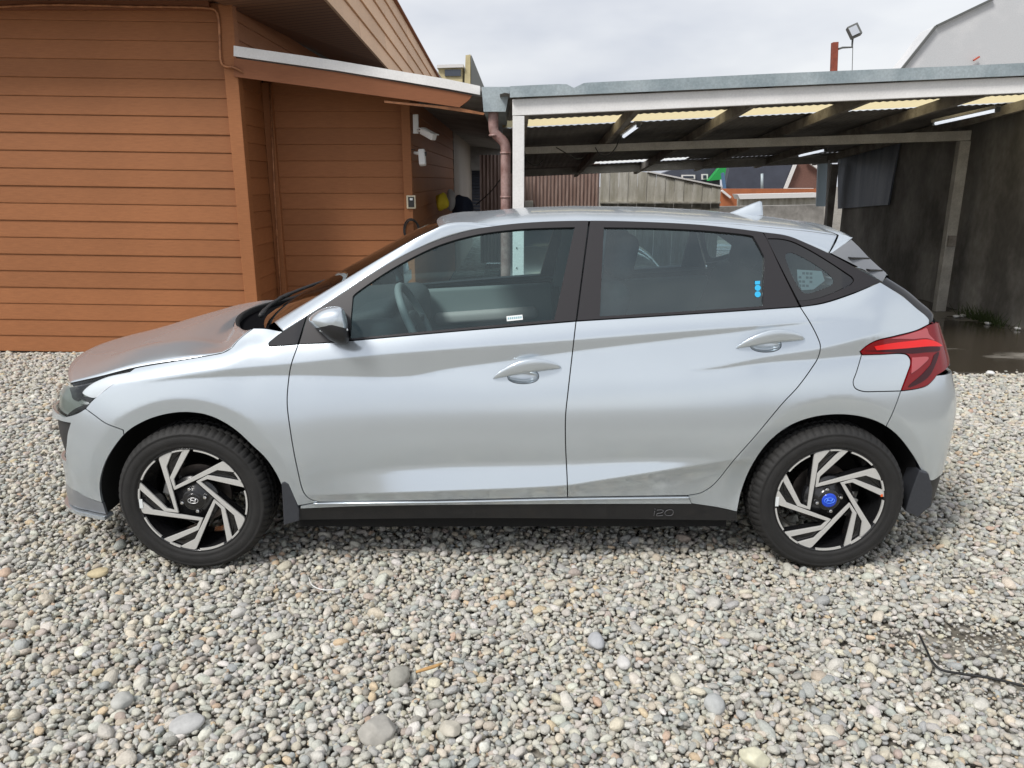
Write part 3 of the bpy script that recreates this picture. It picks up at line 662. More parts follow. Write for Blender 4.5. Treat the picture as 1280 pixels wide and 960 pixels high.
# roof panel
rx = np.linspace(apil[-1].x, 1.33, 50)
rr_rows = []
for x in rx:
    e = upper(x); row = []
    for s_ in np.linspace(0, 1, 33):
        q = 1 - abs(2 * s_ - 1); y = e.y + (2 * YC - 2 * e.y) * s_
        lead = -0.05 * (1 - (1 - q) ** 2) * (1 - ss(0, 0.5, x - rx[0]))
        zc_r = np.interp(x + lead, cen_x, cen_z, left=cen_z[0] - (cen_x[0] - x - lead) * 0.22)
        row.append(Vector((x + lead, y, e.z + (max(zc_r, e.z + 0.012) - e.z) * (1 - (1 - q) ** 2.2))))
    rr_rows.append(row)
grid_obj('roof', rr_rows, M['paint'], car, both=False, thick=0.02)
# windscreen
ws_rows = []
for i, e in enumerate(apil):
    f = i / (len(apil) - 1); row = []
    for s_ in np.linspace(0, 1, 31):
        q = 1 - (abs(2 * s_ - 1)) ** 2.0; y = e.y + (2 * YC - 2 * e.y) * s_
        row.append(Vector((e.x - (0.13 - 0.08 * f) * q, y, e.z + (-0.012 + 0.018 * f) * q)))
    ws_rows.append(row)
grid_obj('windscreen', ws_rows, M['glass_front'], car, both=False)
pmat('windscreen_sticker', (0.05, 0.40, 0.60), 0.4)
# bonnet
HP = S.ev(np.array(thin(np.array(c_hoodgap), 0.03)))[0]; HN = len(HP)
hood = []
for i, e in enumerate(HP):
    f = i / (HN - 1); row = []
    cx = e[0] + (-2.06 - HP[0][0]) * (1 - f) ** 1.5 - 0.27 * f ** 3
    crown = 0.006 + 0.032 * ss(0, 0.45, f) - 0.080 * ss(0.55, 1, f)
    for s_ in np.linspace(0.0035, 0.9965, 45):
        a_ = abs(2 * s_ - 1); q = 1 - a_ ** 6; y = e[1] + (2 * YC - 2 * e[1]) * s_
        ridge = 0.006 * np.exp(-((a_ - 0.72) / 0.07) ** 2) * ss(0.1, 0.4, f)
        row.append(Vector((e[0] + (cx - e[0]) * (1 - a_ ** 1.9), y, e[2] + crown * q + ridge)))
    hood.append(row)
grid_obj('bonnet', hood, M['paint'], car, both=False, thick=0.02)
# cowl under the windscreen and the wipers
cw = []; pmat('cowl_black', (0.008, 0.008, 0.009), 1.0, spec=0.0)
for j in range(31):
    s_ = j / 30; h_ = hood[-1][int(round(s_ * 44))]; w_ = ws_rows[0][j]
    cw.append([h_ + Vector((-0.01, 0, -0.02)), h_ * 0.5 + w_ * 0.5 + Vector((0, 0, -0.045)), w_ + Vector((0.02, 0, -0.015))])
grid_obj('cowl', cw, M['cowl_black'], car, both=False)
for (s0, s1, f1) in ((0.12, 0.47, 0.03), (0.50, 0.88, 0.035)):
    mb = MB(); ln = []
    for t in np.linspace(0, 1, 10):
        s_ = s0 + (s1 - s0) * t; k = min(29, int(s_ * 30)); w_ = ws_rows[0][k].lerp(ws_rows[0][k+1], s_ * 30 - k); w2 = ws_rows[3][k].lerp(ws_rows[3][k+1], s_ * 30 - k)
        ln.append(w_.lerp(w2, 0.15 + 0.5 * t) + Vector((-0.02, 0, 0.022)))
    mb.tube(ln, [0.011] * 3 + [0.008] * 7, 6); mb.build('wiper', M['black_plastic'], car, smooth=True)
# tailgate glass, spoiler and its dark cheeks
sp_e = [Vector(G.ev(G.cast(*p))[0][0]) for p in ((1037, 315), (1050, 307), (1063, 298))]
rw_l = [Vector(S.ev(c)[0][0]) for c in c_hatch]
rl = [upper(1.335), upper(1.40) + Vector((0, 0, -0.002)), upper(1.46) + Vector((0, 0, -0.012))]
g_top = Vector((1.46, YC - 0.52, rl[-1].z - 0.03))
spo = []
zt_ = rl[0].z
tipx = at(1064, 297, YC - 0.60).x
tipz = at(1064, 297, YC - 0.60).z
for s_ in np.linspace(0, 1, 31):
    a_ = abs(2 * s_ - 1); q = 1 - a_ ** 2.5
    y = lambda w: YC + (2 * s_ - 1) * w
    f0 = Vector((1.335 + 0.004, y(0.545), rl[0].z + 0.022 * q))
    f1 = Vector((1.335 + 0.55 * (tipx - 1.335) + 0.04 * q, y(0.575), rl[0].z * 0.68 + (tipz + .012) * 0.32 + 0.026 * q))
    f2 = Vector((tipx + 0.07 * q, y(0.60), tipz + 0.016 * q))
    f3 = Vector((tipx - 0.01 + 0.06 * q, y(0.60), tipz - 0.022))
    f4 = Vector((1.36, y(0.56), rl[0].z - 0.06))
    spo.append([f0, f1, f2, f3, f4])
so = grid_obj('spoiler', spo, M['paint'], car, both=False)[0]
# spoiler side web (silver) down to the C-pillar
low_c = [Vector(G.ev(G.cast(*p))[0][0]) for p in ((1037, 316.5), (1041, 315.5), (1052, 308), (1064, 298.5))]
up_c = [spo[0][0], spo[0][1].lerp(spo[0][0], 0.5), spo[0][1], spo[0][2]]
rows_w = [[a.lerp(b, t) + Vector((0, -0.012 * math.sin(math.pi * t), 0.004 * math.sin(math.pi * t))) for t in np.linspace(0, 1, 6)] for a, b in zip(low_c, up_c)]
grid_obj('spoiler_side', rows_w, M['paint'], car)
chk_px = [[(1039, 316.5), (1064, 299.5)], [(1060, 327), (1074, 309)], [(1080, 337), (1086, 322)], [(1092, 345), (1098, 333)], [(1103, 352), (1108, 341.5)]]
chk = [[at(px, py, G.ev(G.cast(*a))[0][0][1] + 0.03 * k) for k, (px, py) in enumerate((a, b))] for a, b in chk_px]
chk = [[r[0], r[0].lerp(r[1], 0.5) + Vector((0.004, 0, 0.004)), r[1]] for r in chk]
pmat('spoiler_cheek', (0.19, 0.20, 0.215), 0.15, coat=0.8)
CHK = grid_obj('spoiler_cheek', chk, M['spoiler_cheek'], car)
for k, (a, b) in enumerate((((1061, 322), (1084, 322.5)), ((1084, 337), (1100, 337.5)))):
    pa, pb = at(*a, chk[k*2+1][1].y - 0.012), at(*b, chk[k*2+1][1].y + 0.02)
    MB().bar(pa, pb, 0.03, 0.006).build('fin', M['black_gloss'], CHK[0], bevel=0.002)
# rear window glass across the back
top_l = [r[-1] for r in chk]; edge = top_l + [p + Vector((0.034, 0.035, 0.016)) for p in rw_l[4::6]]
rg = [[Vector((e.x + 0.05 * (1 - (2*s_-1)**2), e.y + (2*YC - 2*e.y) * s_, e.z + 0.01 * (1 - (2*s_-1)**2))) for s_ in np.linspace(0, 1, 21)] for e in edge]
glass_mat('glass_back', (0.10, 0.12, 0.12), 1.55)
grid_obj('rear_screen', rg, M['glass_back'], car, both=False)
strip = [[p + Vector((0, 0.004, 0)), p + Vector((0.020, 0.012, 0.012)), p + Vector((0.034, 0.035, 0.016))] for p in rw_l]
grid_obj('screen_border', strip, M['black_gloss'], car)
lb = edge[-1]
lip_r = [[Vector((e.x + 0.05 * (1 - (2*s_-1)**2), e.y + (2*YC - 2*e.y) * s_, e.z)) for s_ in np.linspace(0, 1, 21)] for e in (lb, lb + Vector((0.03, 0.02, -0.05)))]
grid_obj('tailgate_rim', lip_r, M['paint'], car, both=False)
# aerial fin
fin = []
fa, fb = at(905, 265, YC), at(951, 268, YC)
zb_ = np.interp((fa.x + fb.x) / 2, cen_x, cen_z) - 0.006
prof = [(0.0, 0.002), (0.25, 0.018), (0.5, 0.036), (0.75, 0.055), (0.93, 0.066), (1.0, 0.063), (1.03, 0.0)]
for t, h_ in prof:
    x = fa.x + (fb.x - fa.x) * t; wv = 0.030 * (0.35 + 0.65 * t)
    fin.append([Vector((x, YC + k * wv * (1 - abs(hh) ** 1.5 * 0.85), zb_ + hh * h_)) for k, hh in ((-1, 0), (-1, .5), (-0.8, .9), (0, 1.0), (0.8, .9), (1, .5), (1, 0))])
grid_obj('aerial', fin, M['paint'], car, both=False)
# ---- wheels
def lathe(profile, n, axis_y, sgn, cx, cz, mat, name, parent, fn=None, smooth=True, closed=False):
    """profile of (radius, depth): depth runs inward from the outer face"""
    V = []; F = []; m = len(profile)
    for k in range(n):
        a = 2 * math.pi * k / n
        for j, (r, d) in enumerate(profile):
            if fn: r = fn(k, j, r)
            V.append((cx + r * math.cos(a), axis_y + sgn * d, cz + r * math.sin(a)))
    for k in range(n):
        k2 = (k + 1) % n
        for j in range(m if closed else m - 1):
            q = (k*m+j, k*m+(j+1) % m, k2*m+(j+1) % m, k2*m+j); F.append(q if sgn < 0 else q[::-1])
    me = bpy.data.meshes.new(name); me.from_pydata(V, [], F)
    bm = bmesh.new(); bm.from_mesh(me); bmesh.ops.recalc_face_normals(bm, faces=bm.faces); bm.to_mesh(me); bm.free()
    o = link(name, me, mat, parent, smooth)
    return o
VC_L = [(-.077, .975), (-.369, .447), (-.319, .201)]; VC_R = [(.055, .985), (-.303, .412), (-.292, .276)]
VD_U = [(-.292, .276), (.593, .745)]; VD_L = [(-.319, .201), (.495, .588), (.800, .545)]
RIM = 0.2245
def poly_plate(name, polys, y0, y1, rot, cx, cz, ydir, yaxis, mat, parent, bevel=0.0):
    mb = MB()
    for poly in polys:
        P = []
        for (x, z) in poly:
            c, s_ = math.cos(rot), math.sin(rot); P.append((cx + RIM * (x * c - z * s_), cz + RIM * (x * s_ + z * c)))
        mb.prism(P, 'y', yaxis + ydir * y0, yaxis + ydir * y1)
    return mb.build(name, mat, parent, bevel=bevel)
def rot2(p, a): c, s_ = math.cos(a), math.sin(a); return (p[0] * c - p[1] * s_, p[0] * s_ + p[1] * c)
def arc(r, a0, a1, n=8): return [(r * math.cos(R(a)), r * math.sin(R(a))) for a in np.linspace(a0, a1, n)]
ang = lambda p: math.degrees(math.atan2(p[1], p[0]))
def make_wheel(cx, sgn, rot, cap, near):
    cz = 0.305; ya = YC - 0.858 if sgn > 0 else YC + 0.858            # plane of the rim's outer face
    w = empty('wheel', (cx, ya, cz), car)
    prof = [(0.2185, 0.010), (0.2245, 0.004), (0.231, -0.002), (0.238, -0.006), (0.2415, -0.0045), (0.249, -0.009), (0.262, -0.011), (0.274, -0.009), (0.282, -0.006), (0.2835, -0.0075), (0.290, -0.003), (0.297, 0.004), (0.303, 0.012), (0.306, 0.018), (0.308, 0.026),
            (0.310, 0.034), (0.311, 0.042), (0.303, 0.044), (0.303, 0.052), (0.311, 0.054), (0.312, 0.082), (0.304, 0.084), (0.304, 0.092), (0.312, 0.094), (0.312, 0.122), (0.303, 0.124), (0.303, 0.132), (0.311, 0.134), (0.306, 0.165), (0.297, 0.178), (0.262, 0.190), (0.22, 0.18), (0.208, 0.172)]
    def tread(k, j, r):
        if 11 <= j <= 16 and k % 5 == 0: return r - 0.007
        if 19 <= j <= 28 and k % 5 == 2 and j not in (21, 22, 25, 26): return r - 0.006
        return r
    lathe(prof, 320, ya, sgn, cx, cz, M['rubber'], 'tyre', w, tread)
    lathe([(0.2165, 0.012), (0.227, 0.002), (0.2255, 0.0005), (0.2215, 0.001), (0.2185, 0.006), (0.2125, 0.03), (0.196, 0.09), (0.19, 0.16), (0.206, 0.17)], 96, ya, sgn, cx, cz, M['rim_black'], 'rim_barrel', w)
    # thin machined lip, broken at five notches, then spokes
    faces = []; plate = []; lips = []
    for k in range(5):
        a = -R(72) * k; T = lambda L_: [rot2(p, a) for p in L_]
        nrm = lambda p: (p[0] / math.hypot(*p), p[1] / math.hypot(*p))
        faces.append(T([VC_R[0], VC_L[0], VC_L[1], VC_L[2], VC_R[2], VC_R[1]]))
        faces.append(T([VD_U[0], VD_L[0], VD_L[1], VD_L[2]] + arc(0.975, ang(VD_L[2]) + 3, ang(VD_U[1]) - 2, 5) + [VD_U[1]]))
        lips.append(T(arc(0.985, ang(VC_R[0]) - 3.5, ang(VD_U[1]) + 4.5) + arc(0.955, ang(VD_U[1]) + 4.5, ang(VC_R[0]) - 3.5)))
        nc = rot2(VC_L[0], -R(72))
        lips.append(T(arc(0.985, ang(VD_L[2]), ang(nc)) + arc(0.955, ang(nc), ang(VD_L[2]))))
        # black wedge between this long bar and the next short bar
        n1, n2 = rot2(VC_L[1], -R(72)), rot2(VC_L[2], -R(72))
        plate.append(T([VD_L[0], VD_L[1], VD_L[2]] + arc(0.955, ang(VD_L[2]), ang(nc), 4) + [nc, n1, n2, (0, 0)]))
    sd = 1 if sgn > 0 else -1
    o = 0.010                                                          # hub sits deeper than the lip
    poly_plate('spoke_face', faces, 0.004, 0.012, rot, cx, cz, sd, ya, M['alloy'], w, bevel=0.0012)
    body = [[(p[0] * 1.0, p[1] * 1.0) for p in f] for f in faces]
    poly_plate('spoke_body', body, 0.0121, 0.05, rot, cx, cz, sd, ya, M['rim_black'], w)
    for lp_ in lips: poly_plate('rim_lip', [lp_], 0.0015, 0.010, rot, cx, cz, sd, ya, M['alloy'], w)
    poly_plate('spoke_web', plate, 0.017, 0.045, rot, cx, cz, sd, ya, M['rim_black'], w)
    lathe([(0.0, 0.006), (0.040, 0.0065), (0.046, 0.010), (0.048, 0.017), (0.10, 0.0165), (0.10, 0.05)], 48, ya, sgn, cx, cz, M['rim_black'], 'hub', w)
    lathe([(0.0, 0.0035), (0.025, 0.004), (0.030, 0.0055), (0.031, 0.010)], 40, ya, sgn, cx, cz, M[cap], 'centre_cap', w)
    for k in range(4):
        a = R(90 * k + 14) + rot * 0.0; r_ = 0.0465 * 1.05
        lathe([(0.0, 0.002), (0.0055, 0.0025), (0.0075, 0.005), (0.0075, 0.02)], 6, ya, sgn, cx + r_ * math.cos(a), cz + r_ * math.sin(a), M['chrome'], 'lug_nut', w, smooth=False)
        lathe([(0.0085, 0.0165), (0.012, 0.0135), (0.0135, 0.0165)], 14, ya, sgn, cx + r_ * math.cos(a), cz + r_ * math.sin(a), M['rim_black'], 'lug_seat', w)
    if near:                                                           # slanted letter in an oval
        mb = MB(); yy = ya + sd * 0.0030
        E = [(cx + 0.0205 * math.cos(t), yy, cz + 0.0118 * math.sin(t)) for t in np.linspace(0, 2 * math.pi, 28, endpoint=False)]
        mb.tube(E, 0.0014, 6, closed=True)
        for pts in ([(-.0085, -.0048), (-.0045, .0052)], [(.0045, -.0052), (.0085, .0048)], [(-.0062, -.0006), (-.001, .0012), (.001, -.0012), (.0062, .0006)]):
            mb.tube([(cx + 1.42 * x, yy, cz + 1.42 * z) for x, z in pts], 0.0021, 6)
        mb.build('emblem', M['white_emblem' if cap == 'rim_black' else 'blue_light'], w, smooth=True)
        a = R(182) if cap == 'rim_black' else R(186)
        mb = MB(); c0 = rot2((-0.945, -0.06 if cap == 'rim_black' else -0.02), 0)
        mb.box((cx + RIM * c0[0], ya + sd * 0.003, cz + RIM * c0[1]), (0.014, 0.003, 0.040)).build('balance_weight', M['label_white'], w, bevel=0.001)
        if cap != 'rim_black': MB().box((cx + RIM * 0.93, ya + sd * 0.003, cz + RIM * 0.10), (0.008, 0.003, 0.010)).build('paint_mark', M['orange_paint'], w)
    lathe([(0.05, 0.09), (0.125, 0.09), (0.125, 0.112), (0.05, 0.112)], 48, ya, sgn, cx, cz, M['brake_steel'], 'brake_disc', w, closed=True, smooth=False)
    lathe([(0.0, 0.075), (0.055, 0.078), (0.06, 0.09)], 32, ya, sgn, cx, cz, M['brake_steel'], 'brake_hub', w)
    ca = R(160) if cx < 0 else R(-25)
    MB().box((cx + 0.118 * math.cos(ca), ya + sd * 0.085, cz + 0.118 * math.sin(ca)), (0.05, 0.05, 0.085), Matrix.Rotation(-ca + (0 if cx < 0 else 0), 3, 'Y')).build('brake_caliper', M['caliper'], w, bevel=0.006)
    return w
make_wheel(WX[0], 1, 0, 'rim_black', True); make_wheel(WX[1], 1, R(-11), 'blue_film', True)
make_wheel(WX[0], -1, 0.4, 'rim_black', False); make_wheel(WX[1], -1, 0.9, 'blue_film', False)
# ---- wheel housings
for wx in WX:
    for sd in (1, -1):
        r0 = 0.392; V = []; F = []; yo, yi = YC - sd * 0.835, YC - sd * 0.53; n = 30
        for k in range(n + 1):
            a = R(-12 + 204 * k / n); x, z = wx + r0 * math.cos(a), 0.31 + r0 * math.sin(a)
            yo = YC - sd * (YC - S.ev((u_of_x(x), max(z, 0.25)))[0][0][1] - 0.016)
            V += [(x, yo, z), (x, yi, z)]
        F = [(2*k, 2*k+1, 2*k+3, 2*k+2) for k in range(n)]
        V.append((wx, yi, 0.31)); c_ = len(V) - 1
        if wx < 0: F += [(2*k+1, c_, 2*k+3) for k in range(n)]
        from_pd('wheel_liner', V, F, M['shell_dark'], car, True)
# mud flaps
pmat('flap', (0.035, 0.038, 0.045), 0.5, noise_s=80, noise_a=0.15)
for sd in (1, -1):
    my = lambda y: y if sd > 0 else 2 * YC - y
    def flap(pts, Y, th):
        P = [at(px, py, Y) for px, py in pts]
        mb = MB(); n = len(P); V = [(p.x, my(Y), p.z) for p in P] + [(p.x + 0.02, my(Y + th), p.z) for p in P]
        mb.add(V, [tuple(range(n)), tuple(range(2*n-1, n-1, -1))] + [(i, (i+1) % n, n+(i+1) % n, n+i) for i in range(n)])
        mb.build('mud_flap', M['flap'], car, bevel=0.004)
    flap([(351.5, 604), (355, 602.5), (360.5, 605), (366, 618), (373.5, 637), (373.5, 651.5), (354.5, 656.5), (353, 625)], 2.835, 0.12)
    flap([(1149, 588), (1153, 590), (1161, 592), (1166, 612), (1164.5, 631), (1147.5, 647), (1131.5, 639), (1140, 612)], 2.90, 0.12)
# ---- door handles
def handle(parent, x0, y0, x1, y1, cup):
    """pixel ends of the grip; a cup recess below it"""
    n = 22; rows = []
    c0, c1 = S.cast(x0, y0), S.cast(x1, y1)
    for k in range(n):
        t = k / (n - 1); c = c0 + (c1 - c0) * t
        bow = math.sin(math.pi * min(1, t ** 1.05)) ** 0.75
        hgt = 0.003 + 0.025 * bow * (1 - 0.08 * t); up = 0.024 * math.sin(math.pi * t) ** 0.8
        P, N = S.ev(np.array([c[0], c[1] + up])); P = P[0]; N = N[0]
        row = []
        for a in np.linspace(0, 2 * math.pi, 14, endpoint=False):
            oo = 0.010 * bow ** 0.5 + 0.016 * bow
            ca_, sa_ = math.cos(a), math.sin(a)
            row.append(Vector(P) + Vector((0, 0, 1)) * (hgt * np.sign(sa_) * abs(sa_) ** (0.8 if sa_ > 0 else 0.45)) + Vector(N) * (0.004 + oo + (0.008 * bow + 0.001) * np.sign(ca_) * abs(ca_) ** 0.8))
        rows.append(row)
    for sd, par in ((0, parent[0]), (1, parent[1])):
        m = 14; v = [p for r in rows for p in r]; v = mirror_y(v) if sd else v
        f = [(i*m+j, i*m+(j+1) % m, (i+1)*m+(j+1) % m, (i+1)*m+j) for i in range(n-1) for j in range(m)]; f += [tuple(range(m)), tuple(range((n-1)*m, n*m))]
        mb = MB(); mb.add(v, f); mb.build('door_handle', M['paint'], par, smooth=True)
    # cup: dished into the door
    L_ = cup; cu = np.mean(cup, 0)
    V = []; F = []; rings = [(1.0, -0.0015), (0.96, -0.006), (0.86, -0.014), (0.6, -0.021), (0.3, -0.023)]
    for k, (f_, o_) in enumerate(rings):
        for p in L_:
            P, N = S.ev(cu + (p - cu) * f_); V.append(Vector(P[0]) + Vector(N[0]) * o_)
    q = len(L_)
    for k in range(len(rings) - 1):
        F += [(k*q+i, k*q+(i+1) % q, (k+1)*q+(i+1) % q, (k+1)*q+i) for i in range(q)]
    F.append(tuple((len(rings)-1)*q+i for i in range(q)))
    pm = M['handle_cup']
    for sd, par in ((0, parent[0]), (1, parent[1])):
        mb = MB(); mb.add(mirror_y(V) if sd else V, F); mb.build('handle_cup', pm, par, smooth=True)
MAT['handle_cup'] = MAT['paint']
handle(FD, 616.5, 473, 701.5, 459.5, CUP_F); handle(RD, 920.5, 435, 1005.5, 424, CUP_R)
# ---- door mirrors
def mirror_unit(sd):
    my = lambda v: v if sd == 0 else Vector((v.x, 2 * YC - v.y, v.z))
    Y0 = 2.80
    def ring(pts, Y, grow=1.0):
        P = [at(px, py, Y) for px, py in pts]; c = sum(P, Vector()) / len(P)
        return [my(c + (p - c) * grow) for p in P]
    outl = catmull([(386, 399), (396, 389.5), (408, 384.5), (420, 383), (428, 385), (432, 393), (435, 406), (436.5, 424), (433, 430), (426, 430.5), (412, 425), (399, 414), (388, 405)], 3.0, closed=True)
    rings = [(Y0 + 0.20, 0.74), (Y0 + 0.16, 0.93), (Y0 + 0.11, 1.0), (Y0 + 0.05, 1.0), (Y0 + 0.015, 0.94), (Y0 - 0.01, 0.80), (Y0 - 0.022, 0.55), (Y0 - 0.028, 0.25)]
    RG = [ring(outl, y, g) for y, g in rings]; m = len(outl)
    V = [p for r in RG for p in r]
    cap_f, low_f = [], []
    for k in range(len(rings) - 1):
        for i in range(m):
            q = (k*m+i, k*m+(i+1) % m, (k+1)*m+(i+1) % m, (k+1)*m+i)
            x, y = outl[i]
            (cap_f if y < 411 - (x - 386) * 0.02 else low_f).append(q)
    V.append(sum(RG[-1], Vector()) / m); 
    for i in range(m):
        (cap_f if outl[i][1] < 410 else low_f).append(((len(rings)-1)*m+i, (len(rings)-1)*m+(i+1) % m, len(V)-1))
    low_f.append(tuple(range(m)))
    unit = MB().add(V, cap_f).build('door_mirror', M['paint'], car, smooth=True)
    MB().add(V, low_f).build('lower_cover', M['black_plastic'], unit, smooth=True)
    ind = [at(px, py, Y0 - 0.004 + 0.0008 * abs(px - 420)) for px, py in catmull([(400, 413), (410, 414.5), (425, 414), (435, 412)], 4)]
    MB().tube([my(p) for p in ind], 0.0055, 6).build('turn_indicator', M['lamp_silver'], unit, smooth=True)
    a, b = at(405, 417, Y0 + 0.15), at(401, 421, Y0 + 0.25)
    MB().tube([my(a), my(a.lerp(b, 0.5) + Vector((0, 0, -0.008))), my(b)], [0.028, 0.024, 0.026], 10).build('mirror_arm', M['black_gloss'], unit, smooth=True)
    gl = [at(px, py, y) for (px, py, y) in ((437.5, 404, Y0 + 0.01), (438.5, 423, Y0 + 0.01), (438, 421, Y0 + 0.15), (437, 402, Y0 + 0.15))]
    MB().add([my(p) for p in gl], [(0, 1, 2, 3)]).build('mirror_glass', M['chrome'], unit)
mirror_unit(0); mirror_unit(1)
# ---- cabin
def soft(name, c, size, mat, parent, rot=None, bev=0.05):
    mb = MB(); mb.box(c, size, rot); o = mb.build(name, mat, parent)
    md = o.modifiers.new('b', 'BEVEL'); md.width = bev; md.segments = 4; o.data.polygons.foreach_set('use_smooth', [True] * len(o.data.polygons)); return o
RY = lambda a: Matrix.Rotation(R(a), 3, 'Y')
for sy in (-0.36, 0.36):
    soft('front_seat', (0.02, YC + sy, 0.50), (0.52, 0.50, 0.20), M['interior_dark'], car, RY(-8), 0.07)
    st = soft('seat_back', (0.34, YC + sy, 0.84), (0.16, 0.50, 0.66), M['interior_dark'], car, RY(18), 0.07)
    soft('headrest', (0.475, YC + sy, 1.245), (0.11, 0.27, 0.20), M['interior_dark'], car, RY(12), 0.05)
soft('rear_bench', (0.78, YC, 0.52), (0.50, 1.25, 0.18), M['interior_dark'], car, None, 0.07)
soft('bench_back', (1.12, YC, 0.84), (0.15, 1.25, 0.60), M['interior_dark'], car, RY(20), 0.06)
for sy in (-0.36, 0.36): soft('rear_headrest', (1.235, YC + sy, 1.20), (0.10, 0.27, 0.18), M['interior_dark'], car, RY(15), 0.045)
soft('dashboard', (-0.72, YC, 0.86), (0.52, 1.36, 0.26), M['interior_dark'], car, RY(-4), 0.08)
soft('instrument_hood', (-0.60, YC - 0.36, 0.99), (0.18, 0.38, 0.08), M['interior_dark'], car, RY(-12), 0.035)
soft('console', (-0.25, YC, 0.52), (0.7, 0.24, 0.26), M['interior_dark'], car, None, 0.05)
sw_c = Vector((-0.42, YC - 0.36, 0.94)); swr = RY(-62 + 90 - 0)
mb = MB(); mb.tube([sw_c + (RY(-25) @ Vector((0, 0.185 * math.cos(a), 0.185 * math.sin(a)))) for a in np.linspace(0, 2*math.pi, 40, endpoint=False)], 0.017, 8, closed=True)
sw = mb.build('steering_wheel', M['interior_grey'], car, smooth=True)
soft('steering_hub', sw_c + Vector((-0.015, 0, -0.01)), (0.06, 0.17, 0.13), M['interior_dark'], sw, RY(-25), 0.025)
for dy in (-0.13, 0.13): MB().bar(sw_c + Vector((-0.01, dy * 0.4, 0)), sw_c + Vector((0, dy * 1.35, 0)), 0.02, 0.03).build('steering_spoke', M['interior_dark'], sw, bevel=0.005)
MB().tube([(-0.68, YC - 0.36, 0.82), sw_c], 0.035, 10).build('steering_column', M['interior_dark'], car, smooth=True)
for sd in (-1, 1):                                                     # door cards and pillars
    soft('door_card', (-0.28, YC + sd * 0.71, 0.70), (1.05, 0.05, 0.52), M['interior_grey'], car, RY(-3), 0.02)
    soft('armrest', (-0.15, YC + sd * 0.66, 0.80), (0.6, 0.07, 0.07), M['interior_light'], car, RY(-4), 0.025)
    soft('rear_door_card', (0.72, YC + sd * 0.70, 0.74), (0.86, 0.05, 0.54), M['interior_grey'], car, RY(-3), 0.02)
    soft('pillar_lining', (0.31, YC + sd * 0.64, 1.17), (0.10, 0.03, 0.46), M['interior_grey'], car, Matrix.Rotation(R(sd * 24), 3, 'X') @ RY(7), 0.012)
soft('rear_view_mirror', (-0.36, YC - 0.02, 1.27), (0.03, 0.22, 0.06), M['interior_dark'], car, RY(15), 0.012)
soft('parcel_shelf', (1.38, YC, 1.00), (0.36, 1.15, 0.03), M['interior_dark'], car, None, 0.01)
hl_rows = [[Vector((x, YC + w_, upper(x).z - 0.035 + 0.03 * (1 - (w_ / 0.53) ** 2))) for w_ in np.linspace(-0.53, 0.53, 9)] for x in np.linspace(-0.02, 1.33, 20)]
grid_obj('headlining', hl_rows, M['interior_light'], car, both=False)
# floor, engine bay, structure between the wheels
mb = MB(); mb.box((0, YC, 0.200), (1.80, 1.56, 0.09)); mb.box((0, YC, 0.24), (3.7, 0.98, 0.10)); mb.build('underbody', M['shell_dark'], car)  # dark boxes put in to block light, set low to deepen shade beneath
MB().box((-1.35, YC, 0.48), (1.05, 0.98, 0.38)).build('engine_bay', M['shell_dark'], car)
MB().box((1.35, YC, 0.45), (0.70, 0.98, 0.30)).build('boot_floor', M['shell_dark'], car)
MB().box((-0.98, YC, 0.66), (0.04, 1.45, 0.48)).build('bulkhead', M['shell_dark'], car)
# ================================================================== THE PLACE
def mix_mat(name, c1, c2, scale, lo=0.4, hi=0.6, rough=0.8, r2=None, bump=0.0, bump_s=60, stretch=None, metal=0.0, fine=0.12, c3=None):
    """two-tone stained surface"""
    m, t, b = nodes(name); Lk = t.links.new
    tc = t.nodes.new('ShaderNodeTexCoord'); mp = t.nodes.new('ShaderNodeMapping'); Lk(tc.outputs['Object'], mp.inputs['Vector'])
    if stretch: mp.inputs['Scale'].default_value = stretch
    n = t.nodes.new('ShaderNodeTexNoise'); n.inputs['Scale'].default_value = scale; n.inputs['Detail'].default_value = 8; n.inputs['Roughness'].default_value = 0.62; Lk(mp.outputs['Vector'], n.inputs['Vector'])
    r = t.nodes.new('ShaderNodeValToRGB'); r.color_ramp.elements[0].position = lo; r.color_ramp.elements[1].position = hi
    r.color_ramp.elements[0].color = (*c1, 1); r.color_ramp.elements[1].color = (*c2, 1)
    if c3: e = r.color_ramp.elements.new(min(0.98, hi + 0.12)); e.color = (*c3, 1)
    Lk(n.outputs['Fac'], r.inputs['Fac'])
    n2 = t.nodes.new('ShaderNodeTexNoise'); n2.inputs['Scale'].default_value = bump_s; n2.inputs['Detail'].default_value = 5; Lk(mp.outputs['Vector'], n2.inputs['Vector'])
    mr = t.nodes.new('ShaderNodeMapRange'); mr.inputs[1].default_value = 0.3; mr.inputs[2].default_value = 0.7; mr.inputs[3].default_value = 1 - fine; mr.inputs[4].default_value = 1 + fine; Lk(n2.outputs['Fac'], mr.inputs[0])
    mx = t.nodes.new('ShaderNodeMix'); mx.data_type = 'RGBA'; mx.blend_type = 'MULTIPLY'; mx.inputs[0].default_value = 1; Lk(r.outputs['Color'], mx.inputs[6]); Lk(mr.outputs[0], mx.inputs[7]); Lk(mx.outputs[2], b.inputs['Base Color'])
    b.inputs['Roughness'].default_value = rough; b.inputs['Metallic'].default_value = metal
    if r2 is not None:
        m2 = t.nodes.new('ShaderNodeMapRange'); m2.inputs[1].default_value = lo; m2.inputs[2].default_value = hi; m2.inputs[3].default_value = rough; m2.inputs[4].default_value = r2; Lk(n.outputs['Fac'], m2.inputs[0]); Lk(m2.outputs[0], b.inputs['Roughness'])
    if bump:
        bn = t.nodes.new('ShaderNodeBump'); bn.inputs['Strength'].default_value = 1; bn.inputs['Distance'].default_value = bump; Lk(n2.outputs['Fac'], bn.inputs['Height']); Lk(bn.outputs['Normal'], b.inputs['Normal'])
    MAT[name] = m; return m
